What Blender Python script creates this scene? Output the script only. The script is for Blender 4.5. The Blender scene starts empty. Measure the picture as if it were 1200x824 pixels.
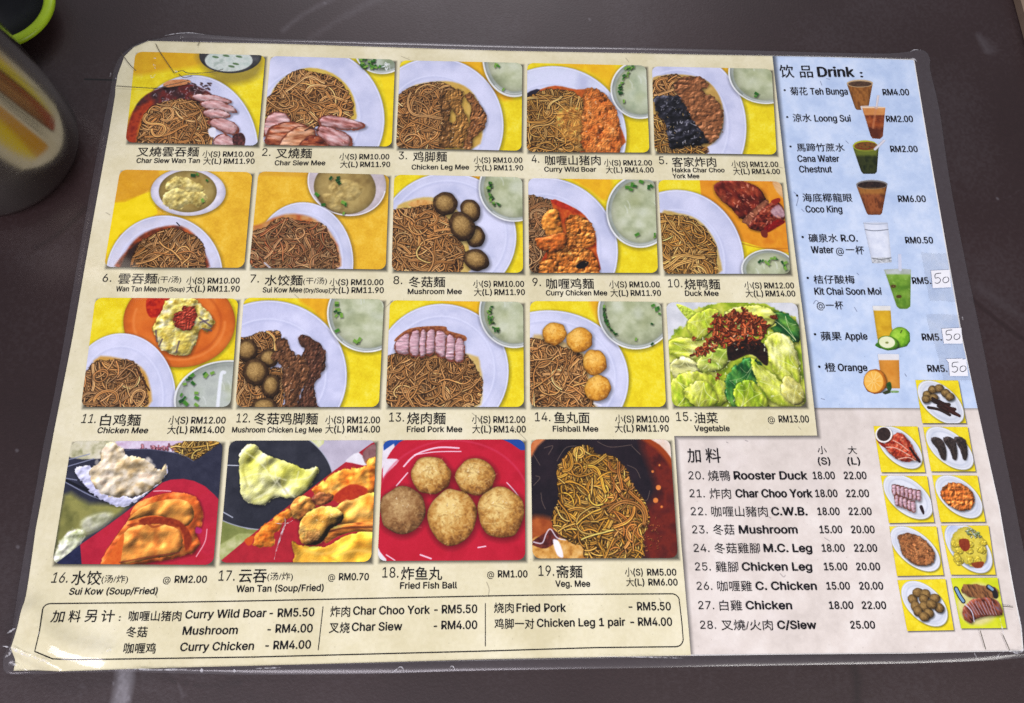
import bpy, bmesh, math, random
import numpy as np
from mathutils import Vector, Euler, Matrix

random.seed(7)
SC = bpy.context.scene
COL = SC.collection

# ---------------------------------------------------------------- camera
CAM_LOC = (-0.02639445, -0.11128246, 0.32511623)
CAM_ROT = (0.28331747, -0.04906248, -0.00739655)
FPX = 850.0
cd = bpy.data.cameras.new('camera')
cd.sensor_width = 36.0
cd.lens = FPX / 1200.0 * 36.0
cd.clip_start = 0.01
cd.clip_end = 100.0
cam = bpy.data.objects.new('camera', cd)
COL.objects.link(cam)
cam.location = CAM_LOC
cam.rotation_euler = CAM_ROT
SC.camera = cam

# ---------------------------------------------------------------- world (dim indoor ambience) and lamps
w = bpy.data.worlds.new('World')
SC.world = w
w.use_nodes = True
w.node_tree.nodes['Background'].inputs[0].default_value = (0.80, 0.86, 1.0, 1)
w.node_tree.nodes['Background'].inputs[1].default_value = 0.20

def area(name, loc, target, sx, sy, power, color=(1, 1, 1)):
    l = bpy.data.lights.new(name, 'AREA')
    l.shape = 'RECTANGLE'
    l.size, l.size_y = sx, sy
    l.energy = power
    l.color = color
    o = bpy.data.objects.new(name, l)
    COL.objects.link(o)
    o.location = loc
    d = Vector(target) - Vector(loc)
    o.rotation_euler = d.to_track_quat('-Z', 'Y').to_euler()
    return o

area('front_light_panel', (0.80, -1.20, 0.95), (0, 0, 0), 0.8, 0.5, 17, (1.0, 0.97, 0.93))
area('back_light_panel', (-0.05, 2.15, 1.40), (0, 0, 0), 1.3, 0.5, 27, (0.98, 0.94, 1.0))
area('left_light_panel', (-0.50, -0.98, 1.20), (-.1, 0, 0), 1.4, 0.40, 19, (0.97, 0.90, 1.0))

SC.view_settings.view_transform = 'Standard'
SC.view_settings.look = 'None'
SC.view_settings.gamma = 1.0
SC.view_settings.exposure = 0.0
SC.render.engine = 'CYCLES'
SC.cycles.transparent_max_bounces = 16
SC.cycles.max_bounces = 8
SC.cycles.caustics_reflective = False
SC.cycles.use_denoising = False
SC.cycles.sample_clamp_indirect = 1.5

# ---------------------------------------------------------------- where things lie on the table
R3 = np.array(Euler(CAM_ROT).to_matrix())
C3 = np.array(CAM_LOC)
CREASE = None

def rays(px, py):
    d = np.stack([(np.asarray(px, float) - 600) / FPX, -(np.asarray(py, float) - 412) / FPX, -np.ones_like(np.asarray(px, float))], -1)
    return d @ R3.T

def on_plane(px, py, z=0.0):
    d = rays(px, py)
    t = (z - C3[2]) / d[..., 2]
    return C3[0] + t * d[..., 0], C3[1] + t * d[..., 1]

_k0 = np.array(on_plane(2., 752., .004)); _k1 = np.array(on_plane(64., 781., .004))
_kd = (_k1 - _k0) / np.linalg.norm(_k1 - _k0)
_kn = np.array([-_kd[1], _kd[0]])                       # points into the sheet

_arc = [on_plane(a, b, .004) for a, b in ((38, 716), (50, 736), (64, 748), (82, 757), (104, 763), (122, 766))]

def zsurf(x, y):
    """height of the slightly warped sheet over the table (metres)"""
    z = 0.0009 + 0.00045 * (np.sin(x * 23 + 1.0) * np.cos(y * 17 + .4) + .5 * np.sin(x * 41 - y * 33))
    s = (x - _k0[0]) * _kn[0] + (y - _k0[1]) * _kn[1]
    along = (x - _k1[0]) * _kd[0] + (y - _k1[1]) * _kd[1]
    fall = np.exp(-np.clip(along, 0, None) / 0.05)
    lift = np.where(s > 0, 0.0055 * np.exp(-np.abs(s) / 0.028), 0.0055 + s * 1.1)
    z = z + np.clip(lift, 0, None) * fall
    rb = np.exp(-(((x - .208) ** 2 + (y + .148) ** 2) / .02 ** 2))
    tl = np.exp(-(((x + .2) ** 2 + (y - .145) ** 2) / .03 ** 2))
    z = z + .0012 * rb + .0016 * tl
    dm = np.full(np.shape(x), 1e3)
    for (ax, ay), (bx, by) in zip(_arc[:-1], _arc[1:]):
        ex, ey = bx - ax, by - ay
        t = np.clip(((x - ax) * ex + (y - ay) * ey) / (ex * ex + ey * ey), 0, 1)
        dm = np.minimum(dm, np.hypot(x - ax - t * ex, y - ay - t * ey))
    z = z + .0019 * np.exp(-(dm / .0044) ** 2)
    return np.maximum(z, 0.0003)

def at(px, py):
    """photo pixel -> point of the sheet (x, y)"""
    px = np.asarray(px, float); py = np.asarray(py, float)
    z = 0.001
    for _ in range(7):
        x, y = on_plane(px, py, z)
        z = zsurf(x, y)
    return x, y

# ---------------------------------------------------------------- the print, drawn by code into one sheet-sized picture
PW, PH = 0.430, 0.312                  # extent covered by the print picture (m)
RES = 6100.0                           # pixels per metre
TW, TH = int(PW * RES), int(PH * RES)
X0, Y1 = -PW / 2, PH / 2 + .0
ART = np.zeros((TH, TW, 3), np.float32)
SHADE = np.zeros((TH, TW), np.float32)

def tex(px, py):
    x, y = at(px, py)
    return (x - X0) * RES, (Y1 - y) * RES

rng = np.random.default_rng(11)

def vn(h, w_, s, ang=0.0, stretch=1.0):
    """smooth value noise 0..1, optionally stretched along an angle"""
    yy, xx = np.mgrid[0:h, 0:w_].astype(np.float32)
    c, sn = math.cos(ang), math.sin(ang)
    u = (xx * c + yy * sn) / (s * stretch); v = (-xx * sn + yy * c) / s
    u -= u.min(); v -= v.min()
    g = rng.random((int(v.max()) + 3, int(u.max()) + 3)).astype(np.float32)
    iu = u.astype(int); iv = v.astype(int)
    fu = u - iu; fv = v - iv
    fu = fu * fu * (3 - 2 * fu); fv = fv * fv * (3 - 2 * fv)
    a = g[iv, iu] * (1 - fu) + g[iv, iu + 1] * fu
    b = g[iv + 1, iu] * (1 - fu) + g[iv + 1, iu + 1] * fu
    return a * (1 - fv) + b * fv

def fbm(h, w_, s, ang=0.0, stretch=1.0):
    n = .55 * vn(h, w_, s, ang, stretch) + .3 * vn(h, w_, max(s / 2.1, 1.2), ang, stretch) + .15 * vn(h, w_, max(s / 4.3, 1.1), ang, stretch)
    return np.clip((n - .5) * 1.5 + .5, 0, 1)

def ramp(t, cols):
    cols = np.array(cols, np.float32) / 255
    n = len(cols) - 1
    t = np.clip(t, 0, .9999) * n
    i = t.astype(int); f = (t - i)[..., None]
    return cols[i] * (1 - f) + cols[i + 1] * f

def sdf(P, x0, y0, x1, y1):
    yy, xx = np.mgrid[y0:y1, x0:x1].astype(np.float32)
    d2 = np.full(xx.shape, 1e9, np.float32); ins = np.zeros(xx.shape, bool)
    n = len(P)
    for i in range(n):
        ax, ay = P[i]; bx, by = P[(i + 1) % n]
        ex, ey = bx - ax, by - ay
        L = ex * ex + ey * ey + 1e-9
        t = np.clip(((xx - ax) * ex + (yy - ay) * ey) / L, 0, 1)
        d2 = np.minimum(d2, (xx - ax - t * ex) ** 2 + (yy - ay - t * ey) ** 2)
        if ay != by:
            ins ^= ((ay > yy) != (by > yy)) & (xx < (bx - ax) * (yy - ay) / (by - ay) + ax)
    d = np.sqrt(d2)
    return np.where(ins, d, -d)

def smooth_poly(P, k=3):
    """closed Catmull-Rom through the points"""
    P = np.asarray(P, float); n = len(P); out = []
    for i in range(n):
        a, b, c, d = P[i - 1], P[i], P[(i + 1) % n], P[(i + 2) % n]
        for j in range(k):
            t = j / k
            out.append(.5 * ((2 * b) + (c - a) * t + (2 * a - 5 * b + 4 * c - d) * t * t + (3 * b - a - 3 * c + d) * t ** 3))
    return np.array(out)

def smooth_line(P, k=6):
    P = np.asarray(P, float); n = len(P); out = []
    for i in range(n - 1):
        a = P[max(i - 1, 0)]; b = P[i]; c = P[i + 1]; d = P[min(i + 2, n - 1)]
        for j in range(k):
            t = j / k
            out.append(.5 * ((2 * b) + (c - a) * t + (2 * a - 5 * b + 4 * c - d) * t * t + (3 * b - a - 3 * c + d) * t ** 3))
    out.append(P[-1])
    return np.array(out)

class Pic:
    """painter for one printed picture; points are given in an enlarged view (ox, oy, s) of the place"""
    def __init__(self, quad, view, pad=3):
        qx, qy = tex([q[0] for q in quad], [q[1] for q in quad])
        self.x0 = max(int(qx.min()) - pad, 0); self.x1 = min(int(qx.max()) + pad, TW)
        self.y0 = max(int(qy.min()) - pad, 0); self.y1 = min(int(qy.max()) + pad, TH)
        self.A = ART[self.y0:self.y1, self.x0:self.x1]
        self.view(*view)
    def view(self, ox, oy, s):
        self.ox, self.oy, self.s = ox, oy, s
        ax, ay = tex(ox + 0., oy + 0.); bx, by = tex(ox + 60., oy + 0.)
        self.k = math.hypot(bx - ax, by - ay) / 60.0 / s       # tex px per view px
    def pt(self, P):
        P = np.asarray(P, float).reshape(-1, 2)
        u, v = tex(self.ox + P[:, 0] / self.s, self.oy + P[:, 1] / self.s)
        return np.stack([u - self.x0, v - self.y0], 1)
    def box(self, Q, m):
        H, W = self.A.shape[:2]
        return (int(np.clip(Q[:, 0].min() - m, 0, W)), int(np.clip(Q[:, 1].min() - m, 0, H)),
                int(np.clip(Q[:, 0].max() + m + 1, 0, W)), int(np.clip(Q[:, 1].max() + m + 1, 0, H)))
    def fill(self, P, cols, ns=30, f=3, edge=0, ew=12, ang=0, st=1, a=1.0, rough=0, smooth=True, light=0, shadow=0, clip=None):
        """cols: one colour or a ramp driven by noise; edge: darkening towards the outline; light: lit from top left"""
        Q = self.pt(P)
        if smooth and len(Q) > 3: Q = smooth_poly(Q)
        f *= self.k; ew *= self.k; ns = max(ns * self.k, 1.5)
        if shadow:
            x0, y0, x1, y1 = self.box(Q + 4 * self.k, shadow * self.k * 1.5)
            if x1 > x0 and y1 > y0:
                d = sdf(Q + np.array([3, 5]) * self.k, x0, y0, x1, y1)
                m = np.clip(.5 + d / (2 * shadow * self.k), 0, 1) * .55
                self.A[y0:y1, x0:x1] *= (1 - m[..., None])
        x0, y0, x1, y1 = self.box(Q, f + rough * self.k + 2)
        if x1 <= x0 or y1 <= y0: return None
        d = d0 = sdf(Q, x0, y0, x1, y1)
        h, w_ = d.shape
        if rough: d = d + (fbm(h, w_, max(16 * self.k, 3)) - .5) * 2 * rough * self.k
        m = np.clip(.5 + d / max(f, .8), 0, 1) * a
        if clip is not None: m = m * clip[y0:y1, x0:x1]
        if not isinstance(cols[0], (list, tuple)): cols = [cols]
        if len(cols) == 1:
            c = np.broadcast_to(np.array(cols[0], np.float32) / 255, d.shape + (3,)).copy()
            if ns: c = c * (1 + .07 * (fbm(h, w_, ns)[..., None] - .5))
        else:
            c = ramp(fbm(h, w_, ns, ang, st), cols)
        if edge: c = c * (1 - edge * np.exp(-np.clip(d, 0, None) / max(ew, .5)))[..., None]
        if light:
            hgt = ew * 1.5 * (1 - np.exp(-np.clip(d0, 0, None) / max(ew, 1))) + vn(h, w_, max(ns * .8, 3), ang, st) * ns * .62 + vn(h, w_, max(ns * .42, 2.4), ang + .6, st) * ns * .16 + vn(h, w_, 2.2) * .5
            gy, gx = np.gradient(hgt)
            l = np.clip(gx * .6 + gy * .8, -1.1, 1.1)
            c = c * (1 + light * 1.15 * l)[..., None] + (np.clip(l - .45, 0, 1) * light * .35)[..., None]
        self.A[y0:y1, x0:x1] = self.A[y0:y1, x0:x1] * (1 - m[..., None]) + np.clip(c, 0, 1) * m[..., None]
        return m
    def lumpy(self, P, cols, ns=20, rough=8, light=.8, crev=.36, f=3, shadow=10, ang=0, st=1, gl=0, a=1.0, smooth=True):
        """a heap of small irregular pieces: height noise, lit from the top left, dark gaps"""
        Q = self.pt(P)
        if smooth and len(Q) > 3: Q = smooth_poly(Q)
        k = self.k; ns = max(ns * k, 3.0)
        if shadow:
            x0, y0, x1, y1 = self.box(Q + 4 * k, shadow * k * 1.5)
            if x1 > x0 and y1 > y0:
                d = sdf(Q + np.array([3, 5]) * k, x0, y0, x1, y1)
                self.A[y0:y1, x0:x1] *= (1 - (np.clip(.5 + d / (2 * shadow * k), 0, 1) * .5)[..., None])
        x0, y0, x1, y1 = self.box(Q, f * k + rough * k + 2)
        if x1 <= x0 or y1 <= y0: return
        d = sdf(Q, x0, y0, x1, y1); h, w_ = d.shape
        d = d + (fbm(h, w_, max(14 * k, 3)) - .5) * 2 * rough * k
        m = np.clip(.5 + d / max(f * k, .8), 0, 1) * a
        H1 = np.abs(vn(h, w_, ns, ang, st) - .5) * 2; H2 = vn(h, w_, ns * .55, ang + .5, st); H3 = vn(h, w_, max(ns * .28, 1.6))
        hg = (1 - H1) * .2 + H1 * .55 + H2 * .3 + H3 * .15
        gy, gx = np.gradient(hg * ns * 1.15)
        l = np.clip(gx * .6 + gy * .8, -1, 1)
        c = ramp(np.clip(.35 * vn(h, w_, ns * 1.6) + .95 * hg - .18, 0, 1), cols)
        c = c * (1 + light * .75 * l)[..., None] + (np.clip(l - .5, 0, 1) * .35 * light)[..., None]
        c = c * (1 - .6 * np.clip((crev - hg) / .16, 0, 1))[..., None]
        c = c * (1 - .35 * np.exp(-np.clip(d, 0, None) / (6 * k)))[..., None]
        S = self.A[y0:y1, x0:x1]
        S[:] = S * (1 - m[..., None]) + np.clip(c, 0, 1) * m[..., None]
        if gl: self.glints(P, gl)
    def mask(self, P, f=3, smooth=True, rough=0):
        Q = self.pt(P)
        if smooth and len(Q) > 3: Q = smooth_poly(Q)
        H, W = self.A.shape[:2]
        d = sdf(Q, 0, 0, W, H)
        if rough: d = d + (fbm(H, W, max(10 * self.k, 2)) - .5) * 2 * rough * self.k
        return np.clip(.5 + d / max(f * self.k, .8), 0, 1), d
    def stroke(self, P, col, w_, a=1.0, f=1.5, round_=0.0, clip=None, smooth=True, taper=False, raw=False):
        Q = P if raw else self.pt(P)
        if smooth: Q = smooth_line(Q)
        k = 1.0 if raw else self.k
        r = w_ * k / 2; f = max(f * k, .9)
        x0, y0, x1, y1 = self.box(Q, r + f + 1)
        if x1 <= x0 or y1 <= y0: return
        yy, xx = np.mgrid[y0:y1, x0:x1].astype(np.float32)
        A_, B_ = Q[:-1], Q[1:]
        e = B_ - A_; L = (e ** 2).sum(1) + 1e-9
        dx = xx[None] - A_[:, 0, None, None]; dy = yy[None] - A_[:, 1, None, None]
        t = np.clip((dx * e[:, 0, None, None] + dy * e[:, 1, None, None]) / L[:, None, None], 0, 1)
        dd = (dx - t * e[:, 0, None, None]) ** 2 + (dy - t * e[:, 1, None, None]) ** 2
        d = np.sqrt(dd.min(0))
        m = np.clip((r + f / 2 - d) / f, 0, 1) * a
        if clip is not None: m = m * clip[y0:y1, x0:x1]
        c = np.array(col, np.float32)[None, None] / 255 * np.ones(d.shape + (1,), np.float32)
        if round_: c = c * (1 - round_ * np.clip(d / max(r, .5), 0, 1) ** 2)[..., None]
        S = self.A[y0:y1, x0:x1]
        S[:] = S * (1 - m[..., None]) + np.clip(c, 0, 1) * m[..., None]
    def ell(self, cx, cy, rx, ry=None, rot=0, n=28, a0=0, a1=360):
        ry = rx if ry is None else ry
        r = math.radians(rot); t = np.radians(np.linspace(a0, a1, n, endpoint=(a1 - a0) < 360))
        u, v = rx * np.cos(t), ry * np.sin(t)
        return np.stack([cx + u * math.cos(r) - v * math.sin(r), cy + u * math.sin(r) + v * math.cos(r)], 1)
    # ------- food
    def ball(self, cx, cy, rx, ry, lit, mid, dark, rot=0, ns=14, hx=-.2, hy=-.3, wob=.05, shadow=14):
        P = self.ell(cx, cy, rx, ry, rot, 16)
        P = (P - [cx, cy]) * (1 + (rng.random((16, 1)) - .5) * 2 * wob) + [cx, cy]
        Q = smooth_poly(self.pt(P)); c0 = self.pt([(cx, cy)])[0]
        if shadow:
            x0, y0, x1, y1 = self.box(Q + 6 * self.k, shadow * self.k * 2)
            d = sdf(Q + np.array([4, 7]) * self.k, x0, y0, x1, y1)
            m = np.clip(.5 + d / (2 * shadow * self.k), 0, 1) * .6
            self.A[y0:y1, x0:x1] *= (1 - m[..., None])
        x0, y0, x1, y1 = self.box(Q, 3)
        if x1 <= x0 or y1 <= y0: return
        d = sdf(Q, x0, y0, x1, y1); h, w_ = d.shape
        m = np.clip(.5 + d / (2.5 * self.k), 0, 1)
        yy, xx = np.mgrid[y0:y1, x0:x1]
        u = (xx - c0[0]) / (rx * self.k) - hx; v = (yy - c0[1]) / (ry * self.k) - hy
        r = np.sqrt(u * u + v * v) / 1.45
        t = np.clip(r, 0, 1) ** 1.3 + (fbm(h, w_, max(ns * self.k, 2)) - .5) * .45 + (fbm(h, w_, max(ns * .35 * self.k, 1.4)) - .5) * .28
        c = ramp(np.clip(t, 0, 1), [lit, mid, dark])
        c *= (1 - .35 * np.exp(-np.clip(d, 0, None) / (5 * self.k)))[..., None]
        S = self.A[y0:y1, x0:x1]
        S[:] = S * (1 - m[..., None]) + np.clip(c, 0, 1) * m[..., None]
    def noodles(self, P, n, pal, base=((52, 30, 18), (92, 56, 30)), w_=6.0, ln=(90, 280), curl=.15, smooth=True, rough=5, under=True, out=.9):
        M, D = self.mask(P, 6, smooth, rough)
        H, W = M.shape
        if under:
            c = ramp(fbm(H, W, 12 * self.k), base)
            self.A[:] = self.A * (1 - M[..., None]) + c * M[..., None]
        M2 = np.clip(M * 1.0 + (D > -5 * self.k) * out * .85, 0, 1)
        ys, xs = np.nonzero(D > 3 * self.k)
        if len(ys) == 0: return
        wt = w_ * self.k; n = int(n * .80)
        for i in range(n):
            j = rng.integers(len(ys)); x, y = float(xs[j]), float(ys[j])
            a = rng.random() * 6.283; cur = rng.normal(0, curl)
            L = rng.uniform(*ln) * self.k; step = max(wt * 1.3, 3.0); pts = [(x, y)]
            for _ in range(int(L / step)):
                cur = cur * .92 + rng.normal(0, curl * .35)
                a += cur
                x += math.cos(a) * step; y += math.sin(a) * step
                xi, yi = int(x), int(y)
                if 0 <= xi < W and 0 <= yi < H and D[yi, xi] < -2 * self.k: break
                if not (0 <= xi < W and 0 <= yi < H): pts.append((x, y)); break
                pts.append((x, y))
            if len(pts) < 3: continue
            pts = np.array(pts)
            dep = i / n
            T = np.gradient(pts, axis=0); T /= np.linalg.norm(T, axis=1)[:, None] + 1e-6
            N_ = np.stack([-T[:, 1], T[:, 0]], 1); c0 = np.array(pal[rng.integers(len(pal))], float)
            nb = 1 + int(rng.random() < .28)
            self.stroke(pts + [0, .8], (26, 14, 8), wt * (.95 + nb * .95), a=.5, raw=True, smooth=False, clip=M2, f=wt * .9)
            for q in range(nb):
                P2 = pts + N_ * (q - (nb - 1) / 2) * wt * 1.12 + rng.normal(0, .4, 2)
                b = .76 + .34 * dep + rng.normal(0, .10)
                c = (c0 * .6 + np.array(pal[rng.integers(len(pal))], float) * .4) * b
                self.stroke(P2, np.clip(c, 0, 255), wt * rng.uniform(.8, 1.05), raw=True, smooth=False, round_=.5, clip=M2, f=1.1)
                if rng.random() < .35:
                    h0 = rng.integers(0, max(len(P2) - 4, 1))
                    self.stroke(P2[h0:h0 + 5] - [.3, .4], np.clip(c * 1.25 + 26, 0, 255), wt * .32, a=.6, raw=True, smooth=False, clip=M2, f=1.0)
        g = (.90 + .24 * fbm(H, W, 46 * self.k))[..., None]
        self.A[:] = np.clip(self.A * (1 - M2[..., None]) + self.A * g * M2[..., None], 0, 1)
    def plate(self, cx, cy, rx, ry, rot=0, col=(204, 208, 232), inner=.74, tint=(184, 190, 218), sh=16):
        self.fill(self.ell(cx, cy, rx, ry, rot, 40), [tint, col, (216, 219, 243)], ns=90, f=3, edge=.10, ew=10, shadow=sh)
        E_ = self.ell(cx, cy, rx * .985, ry * .985, rot, 48)
        self.stroke(np.vstack([E_, E_[:1]]), (228, 231, 248), 5, a=.75, smooth=False)
        I = self.ell(cx, cy, rx * inner, ry * inner, rot, 48)
        self.stroke(np.vstack([I, I[:1]]), (170, 177, 210), 14, a=.35, smooth=False, f=14)
        self.stroke(np.vstack([I, I[:1]]) - [4, 5], (226, 230, 250), 7, a=.6, smooth=False, f=8)
    def bowl(self, cx, cy, rx, ry, rot=0, soup=((152, 162, 124), (182, 190, 154), (202, 208, 178)), greens=(), n=0, arc=(110, 260), rim=8):
        self.fill(self.ell(cx, cy, rx, ry, rot, 40), [(206, 210, 208), (238, 241, 243)], ns=60, f=3, shadow=16)
        k = (rx - rim) / rx
        self.fill(self.ell(cx, cy, rx * k, ry * k, rot, 40), [(146, 156, 146), (178, 186, 176)], ns=50, f=2.5, edge=.25, ew=8)
        E_ = self.ell(cx, cy, rx * (k - .03), ry * (k - .03), rot, 30, 20, 130)
        self.stroke(E_, (220, 226, 222), 6, a=.6, f=6)
        k = (rx - rim * 2.8) / rx
        self.fill(self.ell(cx + 2, cy + 1, rx * k, ry * k, rot, 40), list(soup), ns=46, f=6, edge=.22, ew=20)
        for i in range(7):
            t = rng.random() * 6.28; q = rng.random() * .6 * k
            self.fill(self.ell(cx + rx * q * math.cos(t), cy + ry * q * math.sin(t), rng.uniform(14, 44), rng.uniform(10, 30), rng.uniform(0, 180), 9), [(216, 222, 206), (160, 168, 120)][i % 2], f=30, a=.32, ns=8)
        for i in range(3):
            t = math.radians(rng.uniform(180, 330)); q = .55 * k
            x, y = cx + rx * q * math.cos(t), cy + ry * q * math.sin(t)
            self.stroke([(x, y), (x + 10, y + 16), (x + 12, y + 34)], (232, 238, 234), 5, a=.4, f=6)
        for i in range(n):
            t = math.radians(rng.uniform(*arc)); q = rng.uniform(.74, .88) * k
            self.scallion(cx + rx * q * math.cos(t), cy + ry * q * math.sin(t))
    def scallion(self, x, y, s=9):
        s = s * .8
        a = rng.random() * 3.14; c, sn = math.cos(a), math.sin(a); s = s * rng.uniform(.6, 1.15)
        P = [(x + s * (c * u - sn * v * .65), y + s * (sn * u + c * v * .65)) for u, v in ((-1, -1), (1, -1), (1, 1), (-1, 1))]
        g = [(38, 96, 34), (66, 128, 42), (110, 158, 60), (28, 72, 34)][rng.integers(4)]
        self.fill(P, g, ns=4, f=2, smooth=False, shadow=5)
        self.stroke([P[0], P[1]], (170, 200, 110), 2, a=.5, smooth=False)
    def crumbs(self, P, n, pal, size=(5, 12), a=1.0, clip=None):
        M, D = self.mask(P, 3)
        ys, xs = np.nonzero(D > 2)
        for i in range(n):
            j = rng.integers(len(ys)); s = rng.uniform(*size) * self.k
            x, y = float(xs[j]), float(ys[j]); t = rng.random() * 6.28
            q = np.array([(x, y), (x + math.cos(t) * s, y + math.sin(t) * s)])
            c = np.array(pal[rng.integers(len(pal))], float) * rng.uniform(.8, 1.2)
            self.stroke(q + [.8, 1.2], (20, 10, 5), s * .8, a=.5, raw=True, smooth=False, f=2)
            self.stroke(q, np.clip(c, 0, 255), s * .62, a=a, raw=True, smooth=False, round_=.4, f=1.2)
    def glints(self, P, n, col=(255, 240, 215), size=(2, 6), a=.8):
        M, D = self.mask(P, 3)
        ys, xs = np.nonzero(D > 3)
        if len(ys) == 0: return
        for i in range(n):
            j = rng.integers(len(ys)); s = rng.uniform(*size) * self.k; t = rng.random() * 3.14
            q = np.array([(xs[j], ys[j]), (xs[j] + math.cos(t) * s, ys[j] + math.sin(t) * s)], float)
            self.stroke(q, col, max(s * .5, 1.0), a=a * rng.uniform(.4, 1), raw=True, smooth=False, f=1.2)
    def slab(self, P, cols, line=(60, 28, 22), ns=16, ang=0, st=3, light=.25, edge=.3, gl=6):
        self.fill(P, [(84, 40, 30), (130, 66, 46), (104, 50, 40)], ns=8, shadow=10, rough=4, f=2.5)
        Q = np.array(P, float); c = Q.mean(0); sh = np.array([0.5, -1.2])
        self.fill((Q - c) * .90 + c + sh, cols, ns=ns, ang=ang, st=st, edge=edge, ew=7, light=light, rough=4, f=4)
        if gl: self.glints(P, gl)
    def yellow(self, kind=0):
        H, W = self.A.shape[:2]
        base = [[(218, 192, 18), (234, 214, 30), (242, 230, 84)], [(212, 160, 34), (230, 182, 44), (240, 200, 74)]][kind]
        self.A[:] = ramp(.6 * fbm(H, W, 45 * self.k) + .4 * fbm(H, W, 6 * self.k), base)
# ---------------------------------------------------------------- the dish pictures
NO = [(214, 158, 94), (190, 132, 72), (230, 180, 118), (168, 112, 58), (206, 144, 80)]
NO2 = [(214, 162, 84), (194, 140, 62), (228, 184, 108), (174, 118, 50)]
NOG = [(184, 140, 92), (156, 114, 70), (204, 162, 114), (132, 94, 56), (186, 128, 78)]
MEAT = [(130, 72, 62), (178, 120, 114), (208, 166, 164), (228, 202, 200)]
CHAR = [(58, 26, 22), (112, 46, 34), (160, 84, 50), (196, 140, 112)]
FEET = [(42, 28, 18), (78, 52, 28), (120, 82, 42), (158, 112, 62)]
CURRY = [(110, 44, 18), (168, 78, 28), (206, 112, 42), (226, 150, 74)]
MUSH = [(54, 38, 22), (98, 74, 42), (134, 106, 62), (160, 132, 84)]

DISH = []   # (quad, name, label)
def dish(quad, view, label, fn):
    DISH.append((quad, label))
    p = Pic(quad, view)
    p.yellow(0)
    fn(p)
    H, W = p.A.shape[:2]
    g = rng.normal(0, .012, (H, W, 1)).astype(np.float32)
    p.A[:] = np.clip(p.A + g, 0, 1)

def mushroom(p, cx, cy, rx, ry, rot=0):
    p.ball(cx, cy, rx, ry, (112, 84, 50), (70, 48, 28), (34, 22, 14), rot, ns=10)
    p.ball(cx - rx * .04, cy - ry * .04, rx * .74, ry * .72, (186, 152, 92), (146, 114, 64), (92, 68, 38), rot, ns=7, shadow=0, wob=.03)
    for i in range(12):
        t = i * .5236 + rng.random() * .3
        c, s = math.cos(t), math.sin(t)
        p.stroke([(cx + c * rx * .2, cy + s * ry * .2), (cx + c * rx * .62, cy + s * ry * .62)], (104, 80, 44), 2.5, a=.4, smooth=False)

def chicken_foot(p, P, cols=FEET, w_=46):
    Q = smooth_line(P, 5); n = len(Q)
    T = np.gradient(Q, axis=0); T /= np.linalg.norm(T, axis=1)[:, None]; N = np.stack([-T[:, 1], T[:, 0]], 1)
    t = np.linspace(0, 1, n)
    ww = w_ * .70 * (.72 + .28 * np.sin(t * 9 + P[0][0])) * np.clip(t * 7 + .45, 0, 1) + rng.normal(0, w_ * .03, n)
    out = np.vstack([Q + N * ww[:, None], (Q - N * ww[:, None])[::-1]])
    ang = math.atan2(Q[-1][1] - Q[0][1], Q[-1][0] - Q[0][0])
    p.lumpy(out, cols, ns=13, rough=5, light=1.0, crev=.34, ang=ang, st=1.7, shadow=10, gl=14)
    p.stroke(Q[1:-1] - [w_ * .12, 3], cols[-1], w_ * .22, a=.25, smooth=False, f=12)

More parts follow.
